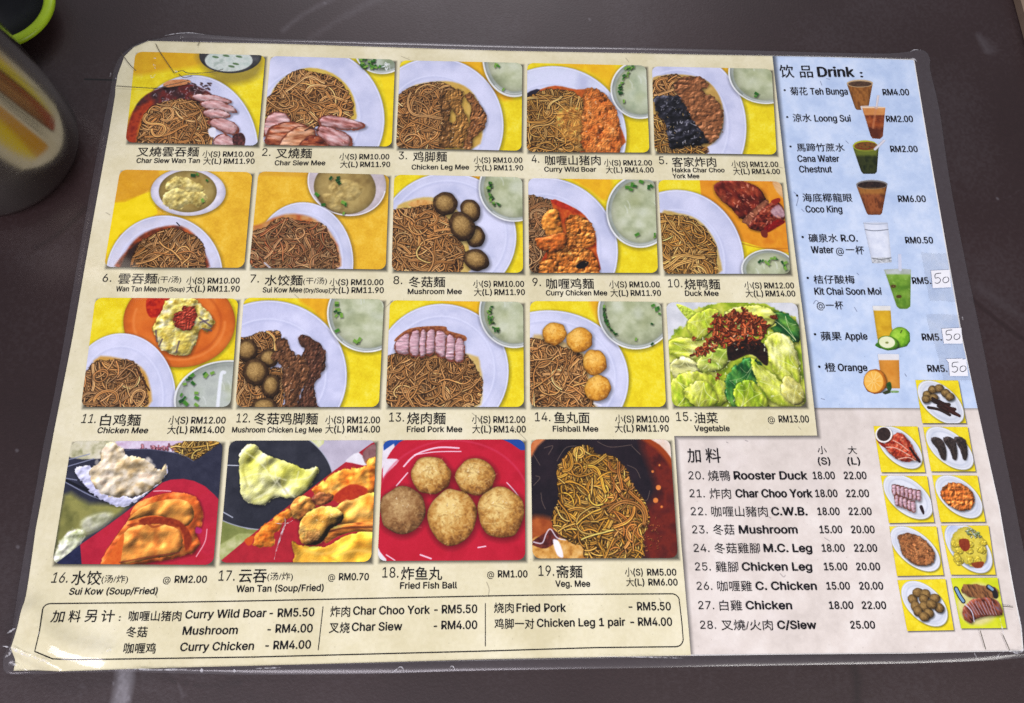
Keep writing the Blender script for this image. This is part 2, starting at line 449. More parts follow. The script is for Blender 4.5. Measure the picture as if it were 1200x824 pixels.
def d1(p):
    p.fill([(600, 230), (960, 230), (960, 300), (780, 330), (620, 350)], [(212, 160, 24), (222, 176, 30)], f=30)
    p.fill([(930, 240), (1210, 240), (1210, 360), (1060, 400), (980, 350)], (130, 112, 60), f=40, a=.7)
    p.fill(p.ell(1080, 262, 146, 82), [(48, 48, 50), (88, 88, 90)], f=3, edge=.3)
    p.fill(p.ell(1072, 284, 112, 52), [(160, 176, 164), (206, 214, 206), (184, 200, 190)], ns=30, f=5)
    for x, y in ((1010, 268), (1060, 262), (1120, 266), (1105, 300), (1085, 312)): p.fill(p.ell(x, y, 16, 5, 10, 8), (92, 120, 82), f=3)
    p.plate(905, 712, 306, 360)
    p.fill([(596, 680), (600, 600), (640, 490), (720, 425), (860, 392), (960, 420), (1010, 470), (1000, 560), (880, 690), (700, 700)], [(36, 22, 24), (70, 40, 40), (110, 40, 36), (60, 34, 34)], ns=40, f=8)
    p.fill([(590, 690), (596, 590), (640, 510), (720, 470), (690, 560), (660, 690)], [(128, 36, 24), (170, 60, 28), (96, 24, 20)], ns=30, f=22)
    p.fill([(640, 690), (652, 590), (690, 520), (720, 540), (680, 690)], (210, 150, 50), f=16, a=.8)
    p.fill([(765, 396), (800, 376), (880, 374), (890, 390), (830, 404), (780, 410)], [(190, 120, 70), (222, 160, 110)], ns=14, shadow=6)
    p.glints([(700, 440), (900, 400), (990, 440), (900, 470), (720, 480)], 50, (190, 180, 190), (3, 12))
    p.noodles([(664, 720), (660, 600), (690, 520), (760, 480), (860, 468), (940, 490), (976, 560), (975, 720)], 430, NO, w_=5.6)
    for P in ([(886, 452), (960, 440), (1060, 462), (1084, 484), (1010, 486), (940, 478)], [(936, 480), (1010, 470), (1090, 500), (1112, 530), (1040, 524), (960, 508)],
              [(950, 520), (1020, 512), (1084, 540), (1040, 558), (970, 550)], [(970, 572), (1030, 552), (1100, 580), (1120, 610), (1090, 636), (1010, 604)], [(1002, 650), (1050, 628), (1110, 664), (1100, 690), (1010, 690)]):
        p.slab(P, MEAT[1:], ns=14, ang=.3)
    p.fill([(976, 606), (1010, 600), (1008, 640), (984, 640)], (222, 224, 236), f=6)
    p.fill([(1090, 640), (1130, 622), (1150, 650), (1140, 690), (1100, 690)], [(40, 26, 26), (110, 60, 56)], ns=10)
    for i in range(26): p.fill(p.ell(rng.uniform(880, 990), 400 + rng.uniform(-10, 22), 7, 4, 20, 7), (62, 42, 44), f=3, a=.8)

def d2(p):
    p.fill([(560, 260), (660, 260), (650, 700), (560, 700), (620, 520)], [(232, 204, 18), (244, 220, 30)], f=3)
    p.plate(250, 560, 352, 340, inner=.68)
    p.bowl(590, 240, 128, 108, n=16, arc=(60, 175), greens=1, soup=((122, 140, 110), (160, 172, 150), (200, 206, 200)))
    for i in range(22): p.scallion(rng.uniform(490, 570), rng.uniform(276, 322), 10)
    p.glints([(590, 290), (620, 290), (630, 320), (600, 325)], 14, (240, 244, 246), (6, 14))
    p.fill([(60, 500), (80, 420), (150, 350), (250, 318), (360, 345), (440, 420), (468, 520), (430, 570), (60, 570)], [(196, 164, 60), (214, 188, 96)], f=8)
    p.noodles([(30, 560), (30, 500), (80, 430), (120, 380), (200, 326), (260, 340), (360, 362), (430, 430), (456, 520), (420, 560), (300, 590), (200, 590), (50, 540)], 520, NO)
    p.slab([(40, 560), (90, 524), (150, 540), (160, 590), (80, 620), (36, 640)], MEAT[1:], ns=16)
    p.slab([(44, 640), (80, 590), (170, 570), (250, 600), (220, 690), (60, 690)], CHAR[1:] + [(214, 170, 150)], ns=14)
    p.slab([(110, 700), (130, 640), (200, 592), (280, 612), (250, 700)], [(150, 84, 50), (206, 150, 110), (224, 180, 150)], ns=14)
    p.slab([(290, 560), (330, 540), (420, 552), (510, 585), (500, 604), (430, 612), (340, 600), (300, 590)], MEAT, ns=16, ang=.2)
    p.slab([(286, 600), (320, 590), (430, 630), (446, 690), (330, 690), (290, 640)], MEAT, ns=16, ang=.4)
    p.slab([(200, 700), (240, 640), (300, 640), (340, 700)], CHAR, ns=12)
    p.stroke([(230, 612), (260, 600), (290, 612)], (40, 22, 18), 8, a=.7)

def soup_green(p, cx, cy, rx, ry, n, arc):
    p.bowl(cx, cy, rx, ry, n=n, arc=arc)

def d3(p):
    p.fill([(880, 270), (1200, 270), (1200, 470), (1060, 420), (960, 320)], [(220, 160, 24), (236, 186, 30)], f=20)
    p.plate(840, 590, 320, 320, inner=.72)
    p.bowl(1210, 270, 150, 186)
    for x, y in ((1125, 302), (1135, 310), (1120, 312), (1158, 420)): p.scallion(x, y, 11)
    p.fill([(664, 480), (720, 410), (820, 385), (920, 384), (1000, 420), (1050, 500), (1062, 600), (1010, 700), (664, 700)], [(190, 150, 60), (206, 172, 90)], f=10)
    p.noodles([(630, 720), (640, 500), (690, 430), (760, 400), (860, 388), (930, 420), (905, 520), (890, 600), (880, 700), (662, 700)], 430, NO)
    chicken_foot(p, [(905, 430), (890, 520), (900, 600), (890, 690)], FEET, 52)
    chicken_foot(p, [(925, 420), (940, 500), (965, 560), (950, 620), (930, 690)], [(74, 50, 26), (122, 84, 40), (150, 106, 52), (170, 126, 66)], 64)
    chicken_foot(p, [(990, 440), (1030, 500), (1040, 570), (1010, 630), (985, 700)], [(58, 34, 20), (104, 64, 36), (140, 92, 50), (176, 120, 74)], 56)

def d4(p):
    p.fill([(200, 290), (470, 290), (470, 420), (380, 350)], [(226, 170, 20), (238, 196, 30)], f=30)
    p.plate(190, 640, 346, 330, col=(210, 216, 236))
    p.bowl(600, 420, 140, 138, soup=((158, 172, 140), (184, 194, 162), (194, 200, 172)), n=22, arc=(140, 235))
    for i in range(10): p.scallion(rng.uniform(530, 575), rng.uniform(306, 330), 9)
    p.fill([(70, 470), (110, 430), (200, 402), (300, 420), (380, 420), (460, 480), (500, 580), (500, 700), (70, 720)], [(150, 70, 26), (196, 96, 34), (176, 64, 30)], ns=24, f=6)
    p.fill([(66, 440), (130, 420), (90, 500), (66, 500)], (34, 30, 44), f=6)
    p.noodles([(40, 730), (50, 490), (110, 440), (200, 420), (300, 440), (350, 520), (350, 700), (70, 720)], 420, NO2, w_=5.6)
    p.fill([(210, 530), (280, 500), (350, 540), (360, 640), (300, 690), (230, 620)], [(140, 76, 26), (206, 140, 56), (230, 170, 80)], ns=18, f=14, a=.55, rough=12, light=.5)
    p.lumpy([(335, 450), (360, 412), (430, 436), (480, 510), (504, 600), (496, 720), (340, 720), (325, 600)], [(112, 46, 16), (176, 90, 34), (206, 124, 56), (232, 170, 104)], ns=20, ang=1.0, st=2.0, crev=.42)
    p.glints([(350, 430), (480, 520), (490, 680), (360, 690)], 40)

def d5(p):
    p.fill([(960, 310), (1110, 310), (1110, 420), (1010, 350)], [(222, 164, 24), (234, 184, 34)], f=20)
    p.plate(780, 600, 318, 360)
    p.bowl(1190, 340, 178, 148)
    p.scallion(1145, 440, 12); p.scallion(1140, 452, 9)
    p.fill([(650, 400), (700, 355), (800, 350), (900, 372), (960, 430), (990, 520), (980, 620), (930, 680), (860, 700), (650, 720)], [(176, 140, 70), (200, 164, 90)], f=8)
    p.noodles([(656, 400), (690, 365), (780, 352), (800, 400), (790, 450), (660, 450)], 160, NO)
    p.noodles([(662, 540), (720, 560), (760, 640), (900, 690), (900, 720), (662, 720)], 170, NO2)
    p.lumpy([(755, 400), (800, 360), (870, 362), (905, 376), (918, 400), (895, 430), (960, 470), (990, 540), (982, 620), (930, 672), (880, 620), (800, 500)], [(74, 42, 24), (118, 72, 42), (146, 94, 58), (176, 128, 88)], ns=24, rough=9, crev=.36, light=.6)
    p.fill([(668, 460), (720, 445), (780, 452), (812, 500), (840, 560), (905, 640), (915, 672), (800, 690), (740, 690), (715, 580), (670, 520)], [(10, 10, 14), (24, 24, 30), (44, 44, 52)], ns=26, rough=9, f=3, light=.9, shadow=8)
    p.glints([(680, 470), (780, 470), (900, 650), (760, 680), (720, 560)], 60, (176, 176, 186), (3, 11))
    p.glints([(680, 470), (780, 470), (900, 650), (760, 680), (720, 560)], 14, (214, 180, 110), (3, 9))

def d6(p):
    p.yellow(1)
    p.fill([(500, 200), (710, 138), (740, 240), (560, 340), (500, 480)], [(236, 208, 18), (246, 220, 36)], f=4, smooth=False)
    p.fill([(540, 40), (740, 40), (700, 130), (540, 190)], [(196, 130, 30), (216, 152, 36)], f=10, a=.6)
    p.fill(p.ell(882, 140, 176, 112), [(206, 204, 222), (236, 234, 246)], f=3, edge=.18, ew=14, shadow=14)
    p.fill(p.ell(880, 138, 136, 98), [(120, 96, 44), (158, 134, 70), (178, 158, 94)], ns=60, f=4, edge=.3, ew=16)
    for P in ([(770, 110), (830, 66), (850, 110), (800, 140)], [(840, 70), (900, 84), (960, 130), (880, 140)], [(760, 160), (840, 120), (900, 170), (840, 220), (780, 210)], [(860, 150), (950, 140), (970, 180), (920, 210)]):
        p.fill(P, [(146, 126, 60), (202, 186, 110), (222, 208, 140)], ns=22, light=.25, f=6, rough=7)
    for x, y in ((925, 58), (905, 62), (970, 86), (950, 180)): p.scallion(x, y, 12)
    p.plate(770, 530, 274, 280, inner=.80, col=(206, 206, 222))
    p.fill([(560, 510), (590, 420), (650, 350), (740, 308), (850, 300), (930, 360), (962, 430), (950, 510)], [(196, 92, 40), (150, 66, 36), (60, 36, 30)], ns=40, f=12)
    p.fill([(560, 510), (600, 420), (660, 370), (680, 430), (630, 510)], (48, 34, 32), f=14)
    p.noodles([(630, 510), (640, 400), (700, 350), (800, 310), (880, 336), (940, 370), (958, 440), (930, 510)], 380, NOG + NO, w_=5.6)
    p.stroke([(828, 284), (842, 298)], (30, 34, 44), 5)

def d7(p):
    p.yellow(1)
    p.fill([(70, 40), (460, 40), (420, 70), (90, 62)], (204, 150, 40), f=14, a=.6)
    p.fill(p.ell(505, 100, 186, 152, 12), [(184, 174, 178), (214, 204, 210)], f=3, edge=.15, shadow=16)
    p.stroke(p.ell(505, 100, 182, 148, 12, 30, 0, 200), (240, 238, 242), 6, a=.8)
    p.fill(p.ell(496, 122, 146, 122, 10), [(132, 108, 60), (160, 136, 78), (180, 158, 96)], ns=50, f=5, edge=.35, ew=18)
    for P in ([(420, 110), (500, 80), (580, 120), (540, 180), (450, 170)], [(390, 150), (470, 160), (500, 220), (430, 220)]):
        p.fill(P, [(140, 116, 60), (186, 164, 100), (204, 184, 120)], ns=24, light=.2, f=16, a=.7)
    for x, y in ((430, 75), (465, 72), (468, 95), (462, 84), (365, 152), (490, 190), (500, 200), (490, 240), (395, 200)): p.scallion(x, y, 14)
    p.plate(300, 470, 236, 282, inner=.80, col=(200, 204, 226))
    p.fill([(60, 320), (100, 290), (220, 244), (330, 256), (400, 300), (440, 350), (470, 420), (440, 510), (60, 510)], [(170, 70, 34), (190, 130, 70), (206, 160, 110)], ns=40, f=14)
    p.noodles([(30, 530), (30, 350), (120, 310), (200, 262), (300, 280), (390, 290), (430, 360), (460, 420), (430, 510), (56, 510)], 560, NOG + [(160, 90, 54), (190, 140, 90)], w_=5.6)
    p.stroke([(120, 472), (150, 500)], (214, 220, 236), 8, a=.7)

def d8(p):
    p.fill([(980, 50), (1200, 50), (1200, 260), (1130, 160)], [(222, 160, 24), (236, 186, 34)], f=20)
    p.plate(980, 350, 320, 300, inner=.86)
    p.view(*VG)
    p.bowl(170, 120, 168, 160, n=26, arc=(130, 192))
    p.view(*VF)
    p.fill([(728, 240), (800, 180), (900, 165), (1000, 200), (1060, 300), (1080, 420), (1070, 520), (728, 520)], [(196, 164, 80), (214, 190, 120)], f=10)
    p.fill([(790, 196), (850, 176), (910, 186), (900, 206), (830, 214)], [(196, 136, 66), (226, 182, 110)], ns=14)
    p.noodles([(690, 540), (700, 250), (790, 220), (860, 204), (930, 210), (1000, 300), (1050, 400), (1050, 480), (1000, 520), (722, 520)], 560, NO)
    mushroom(p, 1085, 228, 46, 56, -25)
    mushroom(p, 966, 196, 58, 54, 10)
    mushroom(p, 1108, 350, 46, 50, -10)
    mushroom(p, 1046, 302, 58, 72, -30)
    mushroom(p, 1112, 458, 62, 50, 20)

def d9(p):
    p.fill([(430, 70), (620, 70), (600, 180), (520, 130)], [(222, 164, 24), (240, 190, 30)], f=20)
    p.plate(300, 420, 356, 350, inner=.76)
    p.bowl(760, 230, 160, 172)
    for x, y in ((700, 118), (722, 106), (735, 112), (716, 128), (765, 92), (800, 118), (812, 112), (745, 340), (828, 350), (828, 338)): p.scallion(x, y, 13)
    p.noodles([(210, 540), (215, 190), (290, 166), (340, 180), (440, 220), (440, 300), (330, 400), (300, 530), (238, 530)], 420, NOG, w_=5.6)
    p.fill([(340, 180), (430, 205), (500, 250), (548, 330), (556, 420), (556, 530), (300, 530), (320, 420), (400, 340)], [(150, 40, 20), (186, 70, 26), (214, 110, 40)], ns=24, f=5)
    p.fill([(340, 176), (390, 188), (442, 212), (430, 226), (370, 204)], [(150, 34, 22), (196, 50, 30)], ns=10)
    for P in ([(410, 262), (470, 250), (530, 290), (550, 360), (520, 400), (450, 390), (415, 330)], [(330, 420), (420, 400), (520, 410), (556, 460), (556, 540), (370, 540), (340, 480)], [(290, 470), (350, 440), (370, 480), (330, 540), (285, 540)], [(420, 340), (460, 330), (450, 400), (400, 420)]):
        p.lumpy(P, [(104, 46, 14), (164, 88, 30), (194, 118, 46), (220, 156, 84)], ns=24, rough=6, light=.8, crev=.4)
    p.fill([(296, 290), (320, 232), (370, 222), (388, 280), (400, 340), (380, 362), (330, 350)], [(176, 92, 30), (210, 136, 52), (198, 116, 42)], ns=22, light=.55, edge=.3, shadow=10, rough=5)
    p.fill([(268, 362), (320, 350), (400, 330), (420, 370), (400, 410), (340, 424), (290, 404)], [(150, 66, 22), (196, 106, 40), (176, 84, 28)], ns=20, light=.5, edge=.3, shadow=8, rough=5)
    p.fill([(458, 486), (490, 464), (520, 470), (500, 496), (470, 500)], (22, 18, 20), f=3)
    p.glints([(300, 240), (520, 280), (550, 500), (350, 500)], 60, (246, 196, 120))

def d10(p):
    p.fill([(1000, 80), (1440, 80), (1440, 450), (1000, 260)], (200, 120, 40), f=1, a=0)
    p.fill([(238, 80), (660, 80), (680, 430), (560, 410), (400, 360), (250, 200)], [(214, 132, 22), (226, 150, 34), (206, 118, 22)], f=4, smooth=False, ns=60)
    p.stroke([(430, 380), (540, 404), (680, 404)], (180, 108, 26), 6, a=.6)
    p.fill([(580, 86), (640, 86), (640, 170), (600, 140)], [(196, 150, 100), (226, 184, 130)], ns=12, f=8, ang=.6, st=5)
    p.plate(130, 480, 318, 350, inner=.72)
    p.bowl(560, 500, 128, 92, n=0)
    for x, y in ((520, 466), (534, 462), (548, 468), (564, 464), (576, 452), (590, 450), (600, 454), (626, 470), (640, 472), (636, 488), (640, 498), (560, 478)): p.scallion(x, y, 10)
    p.fill([(48, 250), (140, 240), (230, 270), (300, 350), (330, 440), (320, 530), (48, 530)], [(180, 150, 80), (200, 172, 100)], f=10)
    p.noodles([(20, 540), (20, 262), (100, 252), (190, 262), (260, 310), (306, 380), (316, 460), (300, 530), (60, 530)], 480, NO2)
    DK = [(48, 12, 10), (92, 24, 18), (134, 50, 30), (170, 92, 62)]
    p.fill([(318, 96), (400, 84), (500, 110), (548, 170), (520, 240), (440, 270), (400, 230), (330, 170), (306, 130)], DK[:3] + [(150, 70, 44)], ns=26, light=.5, edge=.35, shadow=14, ang=.8, st=2, rough=4)
    p.fill([(440, 270), (540, 180), (560, 200), (480, 300), (456, 290)], [(120, 60, 40), (196, 120, 84)], ns=10, edge=.4)
    p.fill([(470, 290), (560, 196), (610, 190), (640, 260), (560, 320), (490, 318)], DK, ns=12, light=.3, edge=.3, shadow=8)
    p.fill([(570, 230), (610, 200), (640, 250), (600, 260)], [(150, 110, 120), (196, 160, 164)], ns=10, f=8)
    p.fill([(540, 310), (600, 270), (640, 280), (600, 306), (556, 330)], [(150, 20, 16), (96, 12, 14)], ns=8)
    p.fill([(525, 322), (552, 320), (556, 352), (532, 350)], (110, 36, 24), f=3)
    p.fill([(572, 182), (610, 168), (616, 184), (590, 196)], (140, 36, 22), f=3)
    p.glints([(330, 100), (500, 110), (620, 250), (540, 320), (400, 220)], 60, (226, 150, 120), (3, 14))

def d11(p):
    p.fill(p.ell(640, 150, 262, 212), [(198, 92, 26), (214, 108, 34), (224, 124, 48)], ns=80, f=3, edge=.2, ew=10, shadow=14)
    p.stroke(p.ell(640, 150, 214, 176, 0, 30, 0, 200), (232, 140, 70), 12, a=.6, f=10)
    p.stroke(p.ell(640, 148, 196, 160, 0, 30, -60, 100), (168, 70, 20), 10, a=.5, f=12)
    p.fill([(500, 30), (620, 30), (560, 110), (510, 130), (486, 90)], [(150, 20, 16), (186, 40, 20), (206, 60, 24)], ns=14, f=5)
    p.fill([(590, 40), (700, 36), (740, 70), (790, 120), (804, 160), (770, 196), (740, 180), (720, 240), (690, 300), (640, 306), (560, 280), (530, 220), (518, 170), (560, 90)], [(160, 134, 44), (206, 188, 92), (226, 216, 150), (236, 232, 200)], ns=26, light=.4, edge=.2, shadow=12, rough=6)
    for P in ([(540, 180), (620, 170), (600, 260), (560, 240)], [(600, 90), (660, 60), (720, 90), (680, 130)], [(620, 200), (700, 200), (680, 290), (640, 290)]): p.fill(P, [(200, 176, 60), (226, 206, 110)], ns=14, f=14, a=.7, light=.3)
    for q in ([(530, 190), (536, 240)], [(626, 290), (640, 240)], [(546, 262), (560, 230)], [(735, 130), (790, 170)], [(750, 180), (790, 190)], [(740, 150), (775, 140)]): p.stroke(q, (80, 66, 84), 9, a=.7)
    p.lumpy([(614, 116), (650, 96), (665, 76), (712, 78), (720, 120), (704, 180), (660, 192), (620, 166)], [(110, 28, 20), (150, 50, 34), (176, 84, 60)], ns=13, rough=7)
    p.plate(370, 500, 254, 298, inner=.78)
    p.bowl(880, 520, 266, 192, soup=((168, 176, 168), (184, 192, 182), (176, 186, 172)), rim=10)
    for i in range(15): p.scallion(*[(700, 400), (680, 420), (690, 410), (665, 440), (650, 490), (665, 505), (650, 520), (670, 530), (720, 482), (722, 505), (760, 392), (765, 400), (795, 388), (720, 538), (705, 436)][i], 15)
    p.stroke([(852, 386), (836, 400), (820, 548)], (232, 238, 244), 16, a=.85, f=6)
    p.fill([(240, 330), (360, 320), (460, 360), (500, 440), (490, 550), (250, 560)], [(190, 140, 60), (206, 160, 80)], f=12)
    p.noodles([(150, 570), (180, 420), (215, 370), (250, 336), (320, 330), (420, 335), (465, 400), (485, 470), (465, 550), (190, 560)], 480, NO + NOG)
    p.stroke([(440, 360), (470, 420), (500, 470)], (60, 36, 24), 7)

def d12(p):
    p.view(*VK)
    p.fill([(200, 40), (360, 40), (340, 160), (260, 90)], [(220, 160, 26), (236, 180, 34)], f=20)
    p.plate(60, 400, 366, 352, inner=.74, col=(196, 200, 228))
    p.bowl(520, 110, 188, 182)
    for x, y in ((378, 70), (382, 92), (372, 100), (390, 108), (376, 120), (400, 118), (378, 60), (380, 190), (484, 232), (476, 246), (466, 240)): p.scallion(x, y, 13)
    p.view(*VJ)
    p.noodles([(880, 260), (960, 220), (1040, 196), (1110, 200), (1110, 300), (1060, 340), (1060, 590), (870, 590)], 380, NO)
    p.noodles([(1060, 380), (1130, 380), (1120, 560), (1060, 560)], 100, NO)
    mushroom(p, 958, 282, 50, 54, 10)
    mushroom(p, 1060, 320, 48, 44, -20)
    mushroom(p, 1000, 385, 60, 66, -20)
    mushroom(p, 1070, 450, 42, 56, 10)
    mushroom(p, 1040, 545, 60, 42, 0)
    p.view(*VK)
    F2 = [(40, 26, 20), (84, 54, 36), (112, 74, 46), (150, 106, 72)]
    chicken_foot(p, [(205, 220), (260, 270), (270, 350), (250, 430), (240, 550)], [(36, 24, 20), (66, 42, 32), (90, 56, 40), (128, 86, 62)], 84)
    chicken_foot(p, [(110, 230), (150, 310), (190, 370), (185, 450), (165, 550)], F2, 88)
    chicken_foot(p, [(90, 290), (140, 360), (160, 420), (150, 550)], F2, 56)

def d13(p):
    p.view(*VK)
    p.fill([(850, 40), (1200, 40), (1200, 260), (1080, 180), (960, 90)], [(226, 172, 22), (238, 196, 34)], f=20)
    p.plate(870, 380, 314, 316, inner=.80)
    p.view(*VL)
    p.bowl(170, 100, 166, 172, n=26, arc=(130, 192))
    p.view(*VK)
    p.fill([(640, 300), (1000, 300), (1050, 360), (1060, 470), (1010, 560), (620, 560)], [(196, 164, 90), (210, 186, 120)], f=12)
    p.noodles([(580, 580), (580, 340), (700, 290), (850, 290), (980, 300), (1040, 390), (1056, 440), (1000, 560), (610, 560)], 640, NO + [(150, 104, 58)])
    p.fill([(654, 226), (720, 180), (830, 168), (890, 172), (900, 190), (980, 214), (976, 240), (890, 210), (760, 200), (660, 240)], [(110, 58, 34), (150, 86, 50), (176, 112, 66)], ns=8, f=3)
    xs = [655, 722, 768, 800, 842, 892, 935, 976]; yt = [228, 190, 184, 184, 180, 202, 216, 232]; yb = [290, 300, 306, 304, 290, 318, 330, 330]
    for i in range(7):
        p.slab([(xs[i] + 3, yt[i] + 8), (xs[i + 1] - 3, yt[i + 1] + 8), (xs[i + 1] - 6, yb[i + 1]), (xs[i] - 4, yb[i])], [(178, 132, 142), (214, 178, 186), (192, 148, 158), (226, 200, 206)], ns=10, ang=0, st=4, gl=3)

def d14(p):
    p.fill([(520, 40), (600, 40), (600, 240), (560, 150)], [(222, 164, 26), (236, 186, 34)], f=20)
    p.plate(330, 420, 376, 326, inner=.84)
    p.bowl(740, 100, 180, 178, n=0)
    for i in range(28):
        t = math.radians(rng.uniform(125, 195)); p.scallion(740 + 150 * math.cos(t), 90 + 150 * math.sin(t), 9)
    for x, y in ((740, 230), (815, 158), (820, 72), (835, 90), (850, 110), (816, 252), (845, 84)): p.scallion(x, y, 11)
    p.fill([(245, 240), (330, 220), (500, 300), (530, 500), (540, 560), (245, 560)], [(190, 160, 100), (206, 180, 130)], f=14)
    p.noodles([(210, 580), (215, 250), (300, 236), (400, 270), (480, 300), (510, 400), (530, 500), (520, 560), (243, 560)], 560, NO)
    for cx, cy, rx, ry in ((358, 204, 57, 54), (474, 234, 62, 58), (546, 338, 58, 60), (560, 460, 61, 62)):
        p.ball(cx, cy, rx, ry, (244, 196, 96), (218, 152, 48), (140, 82, 24), ns=16, wob=.06)
        for i in range(26):
            t = rng.random() * 6.28; r = rng.random() ** .5 * .8; x = cx + r * rx * math.cos(t); y = cy + r * ry * math.sin(t)
            p.stroke([(x, y), (x + rng.normal(0, 7), y + rng.normal(0, 6)), (x + rng.normal(0, 10), y + rng.normal(0, 9))], (250, 216, 130) if i % 2 else (168, 106, 34), 2.6, a=.4, f=3)
    p.stroke([(545, 530), (575, 540)], (240, 240, 248), 8, a=.6)

def d15(p):
    H, W = p.A.shape[:2]
    p.A[:] = ramp(fbm(H, W, 40 * p.k), [(196, 200, 206), (222, 224, 228)])
    L = [(96, 128, 22), (150, 176, 36), (196, 206, 70), (222, 226, 130)]
    Dk = [(14, 60, 28), (34, 96, 40), (70, 130, 52), (110, 160, 60)]
    p.fill([(100, 230), (180, 160), (220, 90), (340, 60), (520, 60), (640, 110), (700, 170), (760, 560), (100, 560)], L, ns=50, f=8, rough=8)
    p.fill([(130, 64), (200, 90), (260, 140), (200, 150), (150, 100)], [(150, 176, 40), (196, 210, 90)], ns=10, light=.3)
    for P, C, an in (([(95, 240), (190, 220), (330, 260), (350, 320), (200, 330), (100, 300)], L[1:], .2), ([(180, 150), (260, 90), (330, 100), (300, 190), (220, 240)], L[1:], 1), ([(100, 350), (170, 310), (240, 370), (210, 420), (130, 420)], [(190, 190, 110), (222, 222, 160)], .3),
                     ([(110, 420), (220, 380), (340, 420), (380, 500), (300, 560), (110, 560)], L, 1.2), ([(160, 470), (260, 420), (330, 520), (230, 560)], L[1:], 1.4), ([(560, 120), (640, 110), (700, 160), (700, 250), (600, 210)], Dk, .6),
                     ([(540, 240), (600, 200), (680, 250), (710, 380), (700, 450), (600, 400), (560, 320)], L[1:] + [(232, 236, 170)], 1.0), ([(360, 420), (420, 340), (500, 320), (560, 420), (540, 500), (460, 560), (380, 540)], Dk, .9),
                     ([(480, 320), (560, 380), (680, 470), (730, 520), (700, 560), (560, 520), (500, 420)], L[1:], .8), ([(400, 460), (470, 420), (540, 480), (560, 560), (420, 560)], L[:3], 1.2), ([(230, 330), (300, 280), (380, 270), (380, 330), (330, 380), (240, 380)], [(120, 150, 44), (176, 196, 76), (206, 216, 110)], .4),
                     ([(360, 100), (500, 70), (600, 110), (560, 180), (400, 170)], L[2:], .1), ([(640, 400), (700, 440), (735, 510), (680, 540), (620, 480)], [(176, 170, 70), (214, 210, 130)], .7)):
        p.fill(P, C, ns=26, light=.5, edge=.22, ew=9, shadow=12, ang=an, st=2.6, rough=9, f=4)
        Q = np.array(P, float); c = Q.mean(0)
        for k in range(9):
            a, b = Q[rng.integers(len(Q))], Q[rng.integers(len(Q))]
            p.stroke([a * .8 + c * .2, (a + b) / 2 * .5 + c * .5, b * .8 + c * .2], (232, 238, 176), 3, a=.38)
    p.fill([(370, 250), (420, 240), (540, 250), (560, 340), (540, 350), (480, 300), (400, 330), (370, 320)], [(20, 14, 14), (44, 26, 20)], ns=12, f=6)
    BR = [(176, 74, 36), (206, 100, 54), (150, 56, 26), (120, 42, 22), (216, 122, 72), (96, 36, 20)]
    p.crumbs([(280, 170), (330, 120), (430, 96), (500, 120), (556, 160), (530, 230), (480, 270), (400, 270), (330, 230)], 420, BR, (8, 20))
    p.crumbs([(200, 290), (260, 240), (340, 200), (360, 260), (280, 290), (220, 312)], 90, BR, (7, 16))
    for x, y in ((285, 330), (320, 410), (330, 400), (580, 120), (590, 128), (210, 225), (310, 120), (440, 84)): p.crumbs(p.ell(x, y, 12, 10, 0, 8), 6, BR, (6, 12))
    p.crumbs([(400, 240), (520, 240), (510, 300), (410, 300)], 30, [(30, 18, 16), (50, 30, 24)], (10, 20))
    p.glints([(120, 300), (600, 120), (720, 500), (300, 540)], 60, (240, 246, 210), (3, 12))

